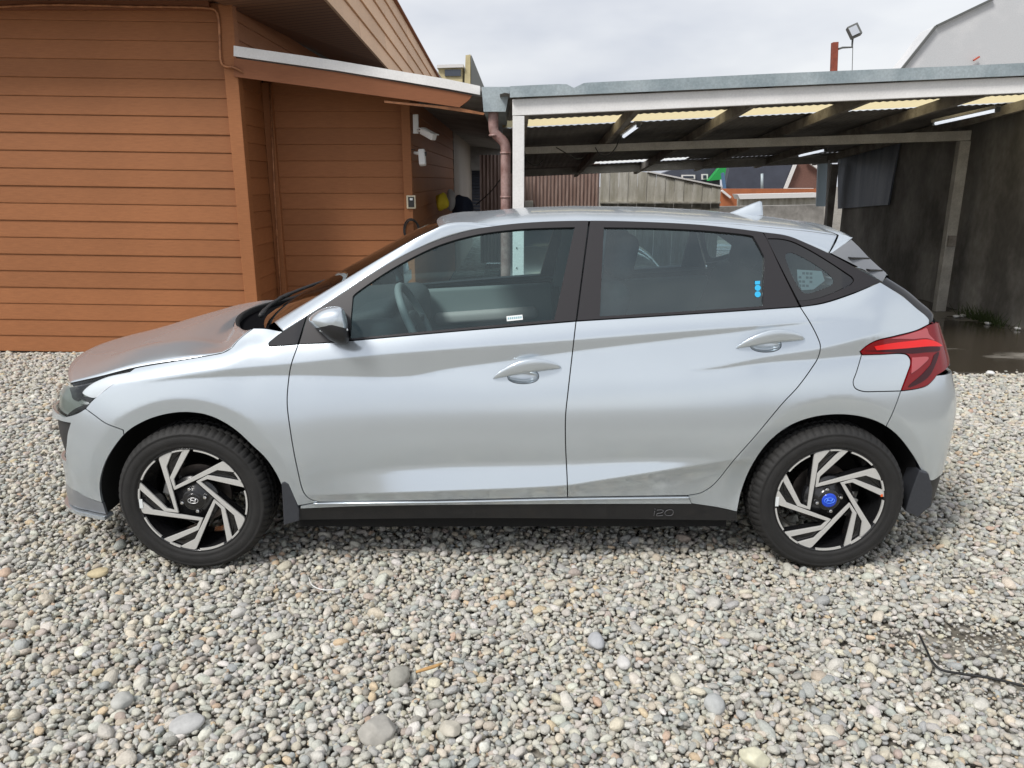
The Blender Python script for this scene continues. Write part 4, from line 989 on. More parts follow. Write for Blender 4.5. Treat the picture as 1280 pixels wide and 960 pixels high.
def board_mat(name, c, var=0.12, rough=0.62):
    """painted timber: long grain, each board a shade of its own"""
    m, t, b = nodes(name); Lk = t.links.new
    tc = t.nodes.new('ShaderNodeTexCoord'); mp = t.nodes.new('ShaderNodeMapping'); mp.inputs['Scale'].default_value = (1.2, 1.2, 16); Lk(tc.outputs['Object'], mp.inputs['Vector'])
    n = t.nodes.new('ShaderNodeTexNoise'); n.inputs['Scale'].default_value = 9; n.inputs['Detail'].default_value = 7; n.inputs['Roughness'].default_value = 0.65; Lk(mp.outputs['Vector'], n.inputs['Vector'])
    big = t.nodes.new('ShaderNodeTexNoise'); big.inputs['Scale'].default_value = 0.9; big.inputs['Detail'].default_value = 3; Lk(tc.outputs['Object'], big.inputs['Vector'])
    oi = t.nodes.new('ShaderNodeObjectInfo')
    def rg(src, a, bb): q = t.nodes.new('ShaderNodeMapRange'); q.inputs[1].default_value = 0.25; q.inputs[2].default_value = 0.75; q.inputs[3].default_value = a; q.inputs[4].default_value = bb; Lk(src, q.inputs[0]); return q.outputs[0]
    v = rg(n.outputs['Fac'], 1 - var, 1 + var); v2 = rg(oi.outputs['Random'], 0.94, 1.06); v3 = rg(big.outputs['Fac'], 0.9, 1.1)
    m1 = t.nodes.new('ShaderNodeMath'); m1.operation = 'MULTIPLY'; Lk(v, m1.inputs[0]); Lk(v2, m1.inputs[1])
    m2 = t.nodes.new('ShaderNodeMath'); m2.operation = 'MULTIPLY'; Lk(m1.outputs[0], m2.inputs[0]); Lk(v3, m2.inputs[1])
    mx = t.nodes.new('ShaderNodeMix'); mx.data_type = 'RGBA'; mx.blend_type = 'MULTIPLY'; mx.inputs[0].default_value = 1; mx.inputs[6].default_value = (*c, 1); Lk(m2.outputs[0], mx.inputs[7]); Lk(mx.outputs[2], b.inputs['Base Color'])
    b.inputs['Roughness'].default_value = rough; b.inputs['Specular IOR Level'].default_value = 0.3
    bn = t.nodes.new('ShaderNodeBump'); bn.inputs['Distance'].default_value = 0.0012; Lk(n.outputs['Fac'], bn.inputs['Height']); Lk(bn.outputs['Normal'], b.inputs['Normal'])
    MAT[name] = m; return m
board_mat('boards', (0.325, 0.130, 0.052), 0.16); board_mat('boards_tan', (0.76, 0.50, 0.31)); board_mat('boards_soffit', (0.22, 0.105, 0.05)); board_mat('fascia', (0.26, 0.10, 0.045))
board_mat('boards_grey', (0.26, 0.22, 0.18))
mix_mat('galvanised', (0.30, 0.36, 0.38), (0.42, 0.48, 0.50), 3, rough=0.42, r2=0.6, metal=0.35, bump=0.0005)
mix_mat('white_paint', (0.80, 0.79, 0.77), (0.88, 0.87, 0.85), 2.5, rough=0.6, fine=0.05)
mix_mat('grey_paint', (0.42, 0.40, 0.36), (0.55, 0.53, 0.48), 4, rough=0.65)
mix_mat('grey_timber', (0.24, 0.215, 0.19), (0.38, 0.35, 0.31), 6, rough=0.8)
mix_mat('sheet_under', (0.22, 0.21, 0.20), (0.33, 0.315, 0.30), 2.5, rough=0.75)
mix_mat('concrete_dark', (0.16, 0.15, 0.135), (0.46, 0.44, 0.405), 0.9, 0.38, 0.68, rough=0.9, bump=0.006, bump_s=14, stretch=(1, 1.2, 0.8), c3=(0.55, 0.53, 0.49))
mix_mat('sheet_blue', (0.15, 0.17, 0.21), (0.24, 0.265, 0.31), 2, rough=0.5, metal=0.3, stretch=(3, 3, 0.4))
mix_mat('slab', (0.055, 0.046, 0.034), (0.24, 0.225, 0.20), 0.75, 0.49, 0.56, rough=0.06, r2=0.75, bump=0.0006, bump_s=90, stretch=(0.5, 1.3, 1))
mix_mat('soil', (0.13, 0.115, 0.09), (0.30, 0.28, 0.24), 9, rough=0.95, bump=0.01, bump_s=60)
mix_mat('brown_metal', (0.20, 0.13, 0.105), (0.30, 0.215, 0.18), 3, rough=0.65, stretch=(6, 1, 0.6))
mix_mat('old_wood', (0.34, 0.32, 0.26), (0.52, 0.50, 0.44), 3, rough=0.85, stretch=(3, 3, 0.5), c3=(0.52, 0.52, 0.48))
mix_mat('pipe_brown', (0.22, 0.12, 0.105), (0.36, 0.24, 0.22), 8, rough=0.5)
mix_mat('copper', (0.26, 0.11, 0.05), (0.45, 0.20, 0.09), 10, rough=0.4, metal=0.4)
mix_mat('pale_sheet', (0.58, 0.59, 0.60), (0.70, 0.70, 0.70), 0.8, rough=0.6, stretch=(1, 1, 1))
pmat('roof_navy', (0.055, 0.062, 0.085), 0.6, noise_s=3, noise_a=0.2); pmat('green_sheet', (0.02, 0.32, 0.07), 0.5); pmat('orange_wall', (0.38, 0.125, 0.05), 0.8, noise_s=4, noise_a=0.2)
pmat('brick_brown', (0.17, 0.085, 0.065), 0.85, noise_s=20, noise_a=0.2); pmat('trim_white', (0.72, 0.70, 0.68), 0.6); pmat('cream_wall', (0.55, 0.47, 0.27), 0.8, noise_s=4, noise_a=0.2)
pmat('red_post', (0.24, 0.055, 0.03), 0.6, noise_s=20, noise_a=0.3); pmat('lamp_grey', (0.12, 0.125, 0.12), 0.5); pmat('white_plastic', (0.78, 0.78, 0.76), 0.4)
pmat('cable_black', (0.012, 0.012, 0.012), 0.6); pmat('tube_lit', (0.9, 0.92, 1.0), 0.4, emit=((0.86, 0.92, 1.0), 0.45)); pmat('yellow_cloth', (0.62, 0.50, 0.03), 0.8); pmat('blue_cloth', (0.02, 0.03, 0.06), 0.8); pmat('grey_cloth', (0.35, 0.35, 0.36), 0.85)
pmat('window_dark', (0.05, 0.06, 0.08), 0.1, coat=0.5)
def trans_mat(name, c, k=0.75):
    m, t, b = nodes(name); b.inputs['Base Color'].default_value = (*c, 1); b.inputs['Roughness'].default_value = 0.5
    tr = t.nodes.new('ShaderNodeBsdfTranslucent'); tr.inputs['Color'].default_value = (*c, 1); mx = t.nodes.new('ShaderNodeMixShader'); mx.inputs[0].default_value = k
    o = t.nodes['Material Output']; t.links.new(b.outputs[0], mx.inputs[1]); t.links.new(tr.outputs[0], mx.inputs[2]); t.links.new(mx.outputs[0], o.inputs['Surface']); MAT[name] = m
trans_mat('skylight_yellow', (0.80, 0.69, 0.42)); trans_mat('skylight_white', (0.85, 0.87, 0.85))
M = MAT
def ray_z(px, py, f):
    """pixel -> point on the surface z = f(x, y)"""
    d = ray(px, py); lo, hi = 0.5, 60.0
    for k in range(60):
        mid = (lo + hi) / 2; p = CAM + d * mid
        if (p.z - f(p.x, p.y)) * (d.z > -9) < 0: lo = mid
        else: hi = mid
    return CAM + d * lo

# ---- ground
tag(from_pd('ground', [(-120, -60, -0.03), (120, -60, -0.03), (120, 200, -0.03), (-120, 200, -0.03)], [(0, 1, 2, 3)], M['soil']), kind='structure')
sl = MB(); sl.box((4.0, 9.05, -0.02), (8.4, 5.8, 0.07)); sl.box((4.0, 16.0, -0.03), (9.0, 8.0, 0.05))
tag(sl.build('concrete_floor', M['slab'], bevel=0.01), kind='structure')

# ---- gravel: every pebble real, one mass
def gravel():
    src = bpy.data.collections.new('pebble_shapes')
    for k in range(12):
        bm = bmesh.new(); bmesh.ops.create_icosphere(bm, subdivisions=2, radius=0.5)
        off = Vector((k * 7.3, k * 3.1, k * 1.7)); flat = random.uniform(0.5, 0.8); wide = random.uniform(0.68, 0.95)
        for v in bm.verts:
            n_ = noise.noise(v.co * 1.6 + off) * 0.30 + noise.noise(v.co * 3.8 + off) * 0.09
            v.co = v.co * (1 + n_); v.co = Vector((v.co.x, v.co.y * wide, v.co.z * flat))
        if k % 3 == 0:
            for v in bm.verts:                                          # a few angular ones
                v.co = Vector([round(c * 4) / 4 * 0.35 + c * 0.65 for c in v.co])
        me = bpy.data.meshes.new('pebble'); bm.to_mesh(me); bm.free(); me.materials.append(PEB)
        me.polygons.foreach_set('use_smooth', [True] * len(me.polygons))
        ob = bpy.data.objects.new('pebble_shape', me); src.objects.link(ob)
    pts = []; scl = []
    def layer(y0, y1, x0f, x1f, sp, smin, smax, z0, zj, keep=1.0, power=2.0):
        ys = np.arange(y0, y1, sp)
        for y in ys:
            x0, x1 = x0f(y), x1f(y)
            if x1 <= x0: continue
            n = int((x1 - x0) / sp)
            x = x0 + (np.arange(n) + rng.uniform(-.5, .5, n) + 0.5) * sp; yy = y + rng.uniform(-.5, .5, n) * sp
            s = smin + (smax - smin) * rng.uniform(0, 1, n) ** power
            m = rng.uniform(0, 1, n) < keep
            # the trodden, thinner patch at right where the soil shows
            bare = np.exp(-(((x - 1.62) / 0.34) ** 2 + ((yy - 2.36) / 0.12) ** 2)) + 0.6 * np.exp(-(((x - 1.75) / 0.35) ** 2 + ((yy - 2.08) / 0.10) ** 2))
            m &= rng.uniform(0, 1, n) > bare * (0.62 if smax > 0.02 else -1.5)
            s = s * (1 - 0.40 * np.clip(bare, 0, 1))
            z = z0 + rng.uniform(-zj, zj, n) + 0.008 * np.sin(x * 2.1 + 1.3) * np.cos(yy * 1.7) - 0.012 * np.clip(bare, 0, 1)
            pts.append(np.stack([x, yy, z], 1)[m]); scl.append(s[m])
    L0 = lambda y: -(0.72 * y + 0.35); R0 = lambda y: 0.72 * y + 0.35
    LW = lambda y: -(0.72 * y + 3.2); RW = lambda y: 0.72 * y + 3.0
    for a_, b_ in ((LW, L0), (R0, RW)):                                              # beyond the picture's edges
        layer(0.3, 6.15, a_, b_, 0.036, 0.034, 0.058, -0.006, 0.008)
    layer(0.3, 1.45, L0, R0, 0.030, 0.028, 0.050, -0.006, 0.008)
    layer(6.15, 7.0, LW, L0, 0.036, 0.034, 0.058, -0.006, 0.008)
    R1 = lambda y: 0.72 * y + 0.35 if y < 6.1 else -2.30
    layer(1.45, 4.75, L0, R0, 0.020, 0.018, 0.034, -0.014, 0.006)                 # bed
    layer(1.45, 3.4, L0, R0, 0.026, 0.018, 0.037, -0.001, 0.006, 0.78, 1.6)
    layer(1.45, 3.4, L0, R0, 0.065, 0.034, 0.062, 0.002, 0.005, 0.30, 2.2)           # bigger ones on top
    layer(1.45, 3.0, L0, R0, 0.013, 0.007, 0.015, -0.006, 0.008, 0.30, 1.0)         # fine grit
    layer(3.4, 4.75, L0, R0, 0.03, 0.02, 0.040, -0.002, 0.006, 0.75, 1.6)
    layer(4.75, 6.2, L0, R0, 0.027, 0.024, 0.044, -0.010, 0.007)
    layer(4.75, 6.2, L0, R0, 0.05, 0.028, 0.05, 0.0, 0.006, 0.6, 1.6)
    layer(6.2, 7.02, L0, lambda y: -2.2, 0.030, 0.026, 0.046, -0.010, 0.007)
    layer(6.2, 7.02, L0, lambda y: -2.2, 0.055, 0.030, 0.05, 0.0, 0.006, 0.6, 1.6)
    layer(6.2, 9.5, lambda y: -2.3, lambda y: -0.25, 0.045, 0.034, 0.055, -0.006, 0.007)
    P = np.concatenate(pts); s = np.concatenate(scl); n = len(P)
    for wx in WX:                                                                 # pressed flat under the tyres
        m = (np.abs(P[:, 0] - wx) < 0.10) & (np.abs(np.abs(P[:, 1] - YC) - 0.77) < 0.11); P[m, 2] -= 0.012
    pal = np.array([(.44, .43, .40), (.38, .38, .365), (.50, .49, .46), (.33, .34, .34), (.28, .30, .315), (.47, .44, .385), (.52, .47, .39), (.42, .37, .30), (.25, .24, .23), (.56, .55, .53), (.50, .38, .24), (.40, .27, .19), (.36, .29, .26), (.20, .19, .18)])
    w = np.array([16, 15, 13, 10, 8, 12, 8, 5, 4, 7, 1.8, 1.0, 2, 2.0]); w /= w.sum()
    pal = pal * 0.72 + 0.28 * np.array([.435, .425, .40]); ci = rng.choice(len(pal), n, p=w); colr = pal[ci] * rng.uniform(1.18, 1.50, (n, 1)) * rng.uniform(0.97, 1.03, (n, 3)) * np.array([1.01, 1.0, 0.945])
    me = bpy.data.meshes.new('gravel'); me.from_pydata(P.tolist(), [], [])
    def attr(nm, ty, dat, key): a = me.attributes.new(nm, ty, 'POINT'); a.data.foreach_set(key, np.ascontiguousarray(dat, dtype=np.float32 if ty != 'INT' else np.int32).ravel())
    rot = np.stack([rng.normal(0, 0.28, n), rng.normal(0, 0.28, n), rng.uniform(0, 6.283, n)], 1)
    sc3 = s[:, None] * np.stack([rng.uniform(0.95, 1.35, n), rng.uniform(0.85, 1.1, n), rng.uniform(0.85, 1.15, n)], 1)
    attr('rot', 'FLOAT_VECTOR', rot, 'vector'); attr('scl', 'FLOAT_VECTOR', sc3, 'vector'); attr('idx', 'INT', rng.integers(0, 12, n), 'value'); attr('tint', 'FLOAT_VECTOR', colr, 'vector')
    o = link('gravel', me)
    ng = bpy.data.node_groups.new('scatter_pebbles', 'GeometryNodeTree')
    ng.interface.new_socket('Geometry', in_out='INPUT', socket_type='NodeSocketGeometry'); ng.interface.new_socket('Geometry', in_out='OUTPUT', socket_type='NodeSocketGeometry')
    N = ng.nodes.new; gi, go = N('NodeGroupInput'), N('NodeGroupOutput'); ip = N('GeometryNodeInstanceOnPoints'); ci_ = N('GeometryNodeCollectionInfo')
    ci_.inputs['Collection'].default_value = src; ci_.inputs['Separate Children'].default_value = True; ci_.inputs['Reset Children'].default_value = True
    def na(nm, ty): q = N('GeometryNodeInputNamedAttribute'); q.data_type = ty; q.inputs['Name'].default_value = nm; return q.outputs['Attribute']
    e2r = N('FunctionNodeEulerToRotation'); lk = ng.links.new
    lk(gi.outputs[0], ip.inputs['Points']); lk(ci_.outputs[0], ip.inputs['Instance']); ip.inputs['Pick Instance'].default_value = True
    lk(na('idx', 'INT'), ip.inputs['Instance Index']); lk(na('rot', 'FLOAT_VECTOR'), e2r.inputs[0]); lk(e2r.outputs[0], ip.inputs['Rotation']); lk(na('scl', 'FLOAT_VECTOR'), ip.inputs['Scale'])
    lk(ip.outputs[0], go.inputs[0])
    md = o.modifiers.new('scatter', 'NODES'); md.node_group = ng
    tag(o, 'grey and beige rounded gravel covering the yard', 'gravel', kind='stuff')
    print('pebbles', n)
def pebble_mat(name, inst=True, c=(0.4, 0.4, 0.38)):
    m, t, b = nodes(name); Lk = t.links.new
    tc = t.nodes.new('ShaderNodeTexCoord'); n = t.nodes.new('ShaderNodeTexNoise'); n.inputs['Scale'].default_value = 3.2 if inst else 30; n.inputs['Detail'].default_value = 6; n.inputs['Roughness'].default_value = 0.7
    Lk(tc.outputs['Object'], n.inputs['Vector'])
    mr = t.nodes.new('ShaderNodeMapRange'); mr.inputs[1].default_value = 0.3; mr.inputs[2].default_value = 0.7; mr.inputs[3].default_value = 0.80; mr.inputs[4].default_value = 1.16; Lk(n.outputs['Fac'], mr.inputs[0])
    mx = t.nodes.new('ShaderNodeMix'); mx.data_type = 'RGBA'; mx.blend_type = 'MULTIPLY'; mx.inputs[0].default_value = 1
    if inst: a = t.nodes.new('ShaderNodeAttribute'); a.attribute_type = 'INSTANCER'; a.attribute_name = 'tint'; Lk(a.outputs['Color'], mx.inputs[6])
    else: mx.inputs[6].default_value = (*c, 1)
    Lk(mr.outputs[0], mx.inputs[7]); Lk(mx.outputs[2], b.inputs['Base Color']); b.inputs['Roughness'].default_value = 0.78; b.inputs['Specular IOR Level'].default_value = 0.3
    bn = t.nodes.new('ShaderNodeBump'); bn.inputs['Distance'].default_value = 0.04 if inst else 0.003; bn.inputs['Strength'].default_value = 0.5; Lk(n.outputs['Fac'], bn.inputs['Height']); Lk(bn.outputs['Normal'], b.inputs['Normal'])
    return m
PEB = pebble_mat('pebble')
gravel()
# larger stones that stand out
STONES = [((473, 912), 0.115, 'angular', (.37, .355, .32), 'largest pale grey angular stone in the gravel near the bottom edge'), ((499, 846), 0.085, 'round', (.33, .32, .28), 'olive grey rounded stone beside the orange twig'),
          ((745, 801), 0.080, 'tall', (.42, .43, .44), 'pale bluish grey upright oval stone below the rear door'), ((779, 828), 0.060, 'tall', (.56, .55, .53), 'whitish chipped stone right of the bluish oval stone'),
          ((153, 877), 0.078, 'round', (.43, .43, .40), 'round speckled grey stone at lower left'), ((232, 905), 0.095, 'flat', (.43, .43, .42), 'long flat pale grey stone near the bottom left corner'),
          ((892, 880), 0.075, 'round', (.42, .43, .42), 'oval grey stone below the rear wheel near the bottom'), ((943, 945), 0.085, 'angular', (.60, .58, .44), 'pale yellow block-shaped stone at the bottom edge'),
          ((123, 716), 0.075, 'flat', (.52, .44, .28), 'tan flat stone left of the front tyre'), ((562, 910), 0.07, 'angular', (.48, .45, .38), 'cream rough stone right of the largest grey stone')]
for k, ((px, py), sz, shp, c, lab) in enumerate(STONES):
    p = at_z(px, py, 0.012); bm = bmesh.new(); bmesh.ops.create_icosphere(bm, subdivisions=4, radius=0.5); off = Vector((k * 5.1, 3.3 * k, 9))
    dim = {'angular': (1, .85, .62), 'round': (1, .8, .62), 'tall': (.72, 1.0, .55), 'flat': (1.15, .75, .42)}[shp]
    for v in bm.verts:
        d_ = noise.noise(v.co * 1.4 + off) * 0.22 + noise.noise(v.co * 4 + off) * 0.06 + noise.noise(v.co * 11 + off) * 0.015
        q = v.co * (1 + d_)
        if shp == 'angular':
            for pn in ((.9, .3, .3), (-.7, .6, .35), (.1, -.9, .4), (-.5, -.6, .6), (.2, .3, .93), (.6, -.5, .6)):
                pv_ = Vector(pn).normalized(); ex = q.dot(pv_) - 0.36 - 0.05 * noise.noise(pv_ * 5 + off); q = q - pv_ * max(0, ex) * 0.85
        v.co = Vector((q.x * dim[0], q.y * dim[1], q.z * dim[2])) * sz
    o = from_bm('stone', bm, pebble_mat('stone_%d' % k, False, c), None, True); o.location = (p.x, p.y, 0.012); o.rotation_euler = (0.1, -0.1, k * 1.3 if shp not in ('tall', 'flat') else 0.2)
    tag(o, lab, 'stone', 'larger stones in the gravel')
# litter on the gravel
def lay(px): return [at_z(x, y, z) for x, y, z in px]
tag(MB().tube(catmull([tuple(p) for p in lay([(1149, 793, .02), (1158, 812, .03), (1166, 828, .032), (1176, 837, .03), (1200, 842, .026), (1240, 848, .028), (1290, 860, .026), (1340, 872, .026)])], 0.02), 0.0042, 6).build('black_cable', M['cable_black'], smooth=True), 'thin black cable lying across the gravel at right', 'cable')
tag(MB().tube(lay([(520, 840, .03), (533, 836, .034), (543, 833, .034), (553, 829, .036)]), [0.004, 0.006, 0.006, 0.003], 6).build('twig', pmat('twig_orange', (.50, .30, .12), .8, noise_s=40, noise_a=.3), smooth=True), 'short orange-brown twig lying on the gravel', 'twig')
tag(MB().tube(catmull([tuple(p) for p in lay([(386, 722, .025), (391, 732, .03), (403, 737, .032), (418, 737, .03), (430, 734, .028)])], 0.01), 0.0022, 5).build('plastic_strip', M['white_plastic'], smooth=True), 'curved white plastic strip on the gravel behind the front wheel', 'strip')
tag(MB().tube(lay([(474, 688, .02), (500, 687, .024), (523, 687.5, .02)]), 0.003, 5).build('straw', pmat('straw_brown', (.30, .27, .23), .7), smooth=True), 'thin straight grey stick in the shadow under the front door', 'stick')
for (px, py, lab, nm) in ((1195, 395.5, 'small white paper scrap left of its pair on the wet concrete floor', 'paper_scrap'), (1203, 394.5, 'small white paper scrap right of its pair on the wet concrete floor', 'paper_scrap'), (1238, 466, 'white crumpled paper scrap where gravel meets the wet floor', 'paper_scrap'), (1235, 404, 'beige pebble lying on the wet concrete floor', 'floor_pebble'), (1272, 410.5, 'white pebble on the wet floor at the right edge', 'floor_pebble')):
    p = at_z(px, py, 0.03); bm = bmesh.new(); bmesh.ops.create_icosphere(bm, subdivisions=2, radius=0.035)
    for v in bm.verts: v.co = v.co * (1 + 0.5 * noise.noise(v.co * 40 + Vector((px, 0, 0)))); v.co.z *= 0.5
    o = from_bm(nm, bm, M['white_plastic'], None, True); o.location = p; tag(o, lab, 'paper' if 'paper' in nm else 'pebble')
# ---- timber house on the left
house = empty('house', (-3.4, 7.0, 0)); tag(house, 'brown timber house with lapped boards, lean-to roof and plank eaves', 'house')
BH = 0.151
def lap_mesh(name, L_, drop=0.0, h=BH):
    """one lapped board along +x, its face towards -y"""
    V = []
    for x, dz in ((0, 0), (L_, -drop)):
        V += [(x, -0.0175, 0.004 + dz), (x, -0.014, 0.0 + dz), (x, 0.0, 0.0 + dz), (x, 0.0, h - 0.001 + dz), (x, -0.009, h - 0.002 + dz), (x, -0.0175, 0.014 + dz)]
    F = [(0, 6, 7, 1), (1, 7, 8, 2), (2, 8, 9, 3), (3, 9, 10, 4), (4, 10, 11, 5), (5, 11, 6, 0), (0, 1, 2, 3, 4, 5), (11, 10, 9, 8, 7, 6)]
    me = bpy.data.meshes.new(name); me.from_pydata(V, [], [f[::-1] for f in F]); me.update()
    bm = bmesh.new(); bm.from_mesh(me); bmesh.ops.recalc_face_normals(bm, faces=bm.faces); bm.to_mesh(me); bm.free(); return me
def put(name, me, loc, rz, parent, mat):
    if not me.materials: me.materials.append(mat)
    o = bpy.data.objects.new(name, me); col.objects.link(o); o.parent = parent; o.matrix_parent_inverse = Matrix.Translation(-WL[parent.name]); o.location = loc; o.rotation_euler = (0, 0, rz); return o
XW = -2.44
la = lap_mesh('plank', 7.0, 0.098)
for k in range(20):
    z = 0.005 + k * BH + 0.030
    put('plank', la, (XW - 7.0, 7.0 + rng.uniform(-.0015, .0015), z + 0.041), 0, house, M['boards'])
MB().box((XW - 3.5, 7.06, 1.5), (7.0, 0.10, 3.0)).build('wall_core', M['shell_dark'], house)
lr = lap_mesh('plank', 0.62); l2 = lap_mesh('plank', 1.33); l3 = lap_mesh('plank', 5.4); lu = lap_mesh('plank', 12.0)
for k in range(16):
    z = 0.08 + k * BH
    put('plank', lr, (-2.36, 7.0, z - 0.008), R(90), house, M['boards'])
    if k > 14: continue
    put('plank', l2, (-2.34, 7.65, z), 0, house, M['boards'])
    put('plank', l3, (-0.985, 7.68, z), R(90), house, M['boards'])
for k in range(3): put('plank', lu, (-2.38, 7.02, 2.58 + k * BH), R(90), house, M['boards'])
MB().box((-1.68, 10.5, 1.15), (1.36, 5.6, 2.3)).build('wall_core', M['shell_dark'], house)
MB().box((-2.50, 13.1, 1.9), (0.2, 12.0, 2.2)).build('wall_core', M['shell_dark'], house)
MB().box((XW + 0.045, 6.995, 1.49), (0.115, 0.11, 2.98)).build('corner_post', M['boards'], house, bevel=0.006)
MB().box((-2.30, 7.615, 1.22), (0.09, 0.07, 2.44)).build('corner_post', M['boards'], house, bevel=0.005)
MB().box((-1.005, 7.615, 1.165), (0.085, 0.07, 2.33)).build('corner_post', M['boards'], house, bevel=0.005)
MB().tube([at(337, 100, 7.55), at(343, 240, 7.55), at(351, 372, 7.55), at(354, 420, 7.55)], 0.009, 8).build('conduit', M['copper'], house, smooth=True)
MB().box((-1.5, 16.1, 1.25), (1.06, 5.8, 2.5)).build('rear_wall', M['boards_grey'], house)
MB().box((-6.03, 7.02, 2.985), (7.0, 0.16, 0.09)).build('frieze', M['fascia'], house)
# lean-to roof: sheet, brown fascia, pale flashing
Yf = 6.90
pl = lambda pts, Y: [(p.x, p.z) for p in (at(px, py, Y) for px, py in pts)]
fl = pl([(292, 57), (420, 75.5), (500, 89), (560, 99), (600, 107.5), (600, 118.5), (560, 111), (500, 101), (420, 88), (292, 70)], Yf)
MB().prism(fl, 'y', Yf, Yf + 0.05).build('roof_flashing', M['white_paint'], house)
fa_ = pl([(292, 72), (420, 90), (500, 103), (560, 113.5), (590, 119), (586, 125), (574, 134), (520, 126), (420, 112.5), (292, 95.5)], Yf + 0.01)
MB().prism(fa_, 'y', Yf + 0.02, Yf + 0.06).build('fascia_board', M['fascia'], house)
f2_ = pl([(480, 125.5), (574, 134.5), (606, 141), (604, 143.5), (540, 134), (480, 128)], Yf + 0.03)
MB().prism(f2_, 'y', Yf + 0.045, Yf + 0.09).build('fascia_edge', M['copper'], house)
MB().prism([(-2.36, 2.60), (-0.22, 2.325), (-0.22, 2.25), (-2.36, 2.50)], 'y', Yf + 0.07, 19.5).build('lean_to_roof', M['sheet_under'], house)
MB().prism([(-2.34, 2.340), (-1.06, 2.340), (-1.06, 2.352), (-2.34, 2.502)], 'y', 7.632, 7.66).build('frieze', M['boards'], house)
MB().prism([(p.x, p.z) for p in (at(588, 150, 18.6), at(650, 150, 18.6), at(650, 213, 18.6), at(588, 213, 18.6))], 'y', 18.6, 18.7).build('passage_filler', M['sheet_under'], house)  # dark filler added to close the bright sky gap under the lean-to
# main eaves: dark soffit, plank fascia
m_, t_, b_ = nodes('soffit'); tcs = t_.nodes.new('ShaderNodeTexCoord'); wv = t_.nodes.new('ShaderNodeTexWave'); wv.bands_direction = 'Y'; wv.inputs['Scale'].default_value = 3.2; wv.inputs['Distortion'].default_value = 0.0
t_.links.new(tcs.outputs['Object'], wv.inputs['Vector']); rp = t_.nodes.new('ShaderNodeValToRGB'); rp.color_ramp.elements[0].position = 0.02; rp.color_ramp.elements[0].color = (0.08, 0.035, 0.017, 1); rp.color_ramp.elements[1].position = 0.12; rp.color_ramp.elements[1].color = (0.21, 0.10, 0.05, 1)
t_.links.new(wv.outputs['Fac'], rp.inputs['Fac']); t_.links.new(rp.outputs['Color'], b_.inputs['Base Color']); b_.inputs['Roughness'].default_value = 0.7; MAT['soffit'] = m_
zs = lambda y: 3.04 - 0.034 * (y - 7.1)
zw = lambda y: 2.97 + 0.036 * (y - 7.0)
sv = []; 
for y in (6.5, 7.0, 10, 14, 20): sv += [(-2.40, y, max(zw(y), 2.93)), (-1.60, y, zs(y))]
sf = [(2*i, 2*i+1, 2*i+3, 2*i+2) for i in range(4)]
MB().add(sv + [(v[0], v[1], v[2] + 0.03) for v in sv], sf + [tuple(q + 10 for q in f) for f in sf]).build('soffit', M['soffit'], house, fix=False)
MB().box((-6.0, 6.76, 3.02), (7.3, 0.50, 0.03)).build('soffit', M['soffit'], house)
MB().prism([(-9.6, 3.06), (-1.66, 3.12), (-1.66, 3.90), (-9.6, 5.2)], 'y', 6.52, 20.0).build('main_roof', M['sheet_under'], house)  # unseen roof volume, put in to block the sky light
for k in range(5):
    seg = [(6.48, 8.6, 0.0), (8.6, 12.4, 0.2), (12.4, 16.5, 0.1), (16.5, 20.2, 0)] if k % 2 == 0 else [(6.48, 10.3, 0), (10.3, 14.2, 0), (14.2, 20.2, 0)]
    for (ya_, yb_, q) in seg:
        zb0, zb1 = zs(ya_) + k * 0.2, zs(yb_) + k * 0.2
        V = []
        for y, z in ((ya_ + 0.004, zb0), (yb_ - 0.004, zb1)):
            V += [(-1.575, y, z + 0.004), (-1.62, y, z + 0.004), (-1.62, y, z + 0.199), (-1.595, y, z + 0.199)]
        MB().add(V, [(0, 1, 2, 3), (7, 6, 5, 4), (0, 4, 5, 1), (1, 5, 6, 2), (2, 6, 7, 3), (3, 7, 4, 0)]).build('eave_plank', M['boards_tan'], house)
MB().bar((-1.585, 6.48, zs(6.48) + 1.01), (-1.585, 20.2, zs(20.2) + 1.01), 0.07, 0.02).build('eave_cap', M['fascia'], house)
# copper pipe along the top of the wall
cp = [at(-40, 11, 6.93), at(60, 6, 6.93), at(160, 8, 6.93), at(262, 10.5, 6.93), at(270, 13, 6.93), at(273, 22, 6.93), at(275, 60, 6.93), at(276.5, 78, 6.93), at(281, 83, 6.93), at(291, 84, 6.90), at(298, 87, 6.90), at(310, 94, 6.95), at(345, 100, 7.0)]
tag(MB().tube(catmull([tuple(p) for p in cp], 0.05), 0.011, 8).build('copper_pipe', M['copper'], smooth=True), 'thin copper pipe running along the top of the board wall and down its corner', 'pipe')

# ---- gear on the corner of the house
def cam_unit(name, lab, base_px, Y, bullet):
    r = empty(name, at(*base_px, Y)); tag(r, lab, 'camera')
    return r
r = cam_unit('security_camera', 'white bullet security camera, upper of two on the house corner', (520, 155), 7.55, True)
MB().bar(at(519.5, 143, 7.58), at(520, 167, 7.58), 0.05, 0.03, up=(0, 1, 0)).build('mounting_box', M['white_plastic'], r, bevel=0.004)
MB().tube([at(522, 163, 7.56), at(526, 164, 7.52), at(530, 165, 7.48)], 0.012, 8).build('bracket', M['white_plastic'], r, smooth=True)
MB().bar(at(528, 163, 7.50), at(543, 171.5, 7.40), 0.065, 0.065).build('housing', M['white_plastic'], r, bevel=0.012)
MB().bar(at(526, 160, 7.50), at(545.5, 168.5, 7.38), 0.075, 0.008).build('sun_shield', M['white_plastic'], r, bevel=0.002)
r = cam_unit('security_camera', 'white floodlight camera, lower of two on the house corner', (524, 198), 7.55, False)
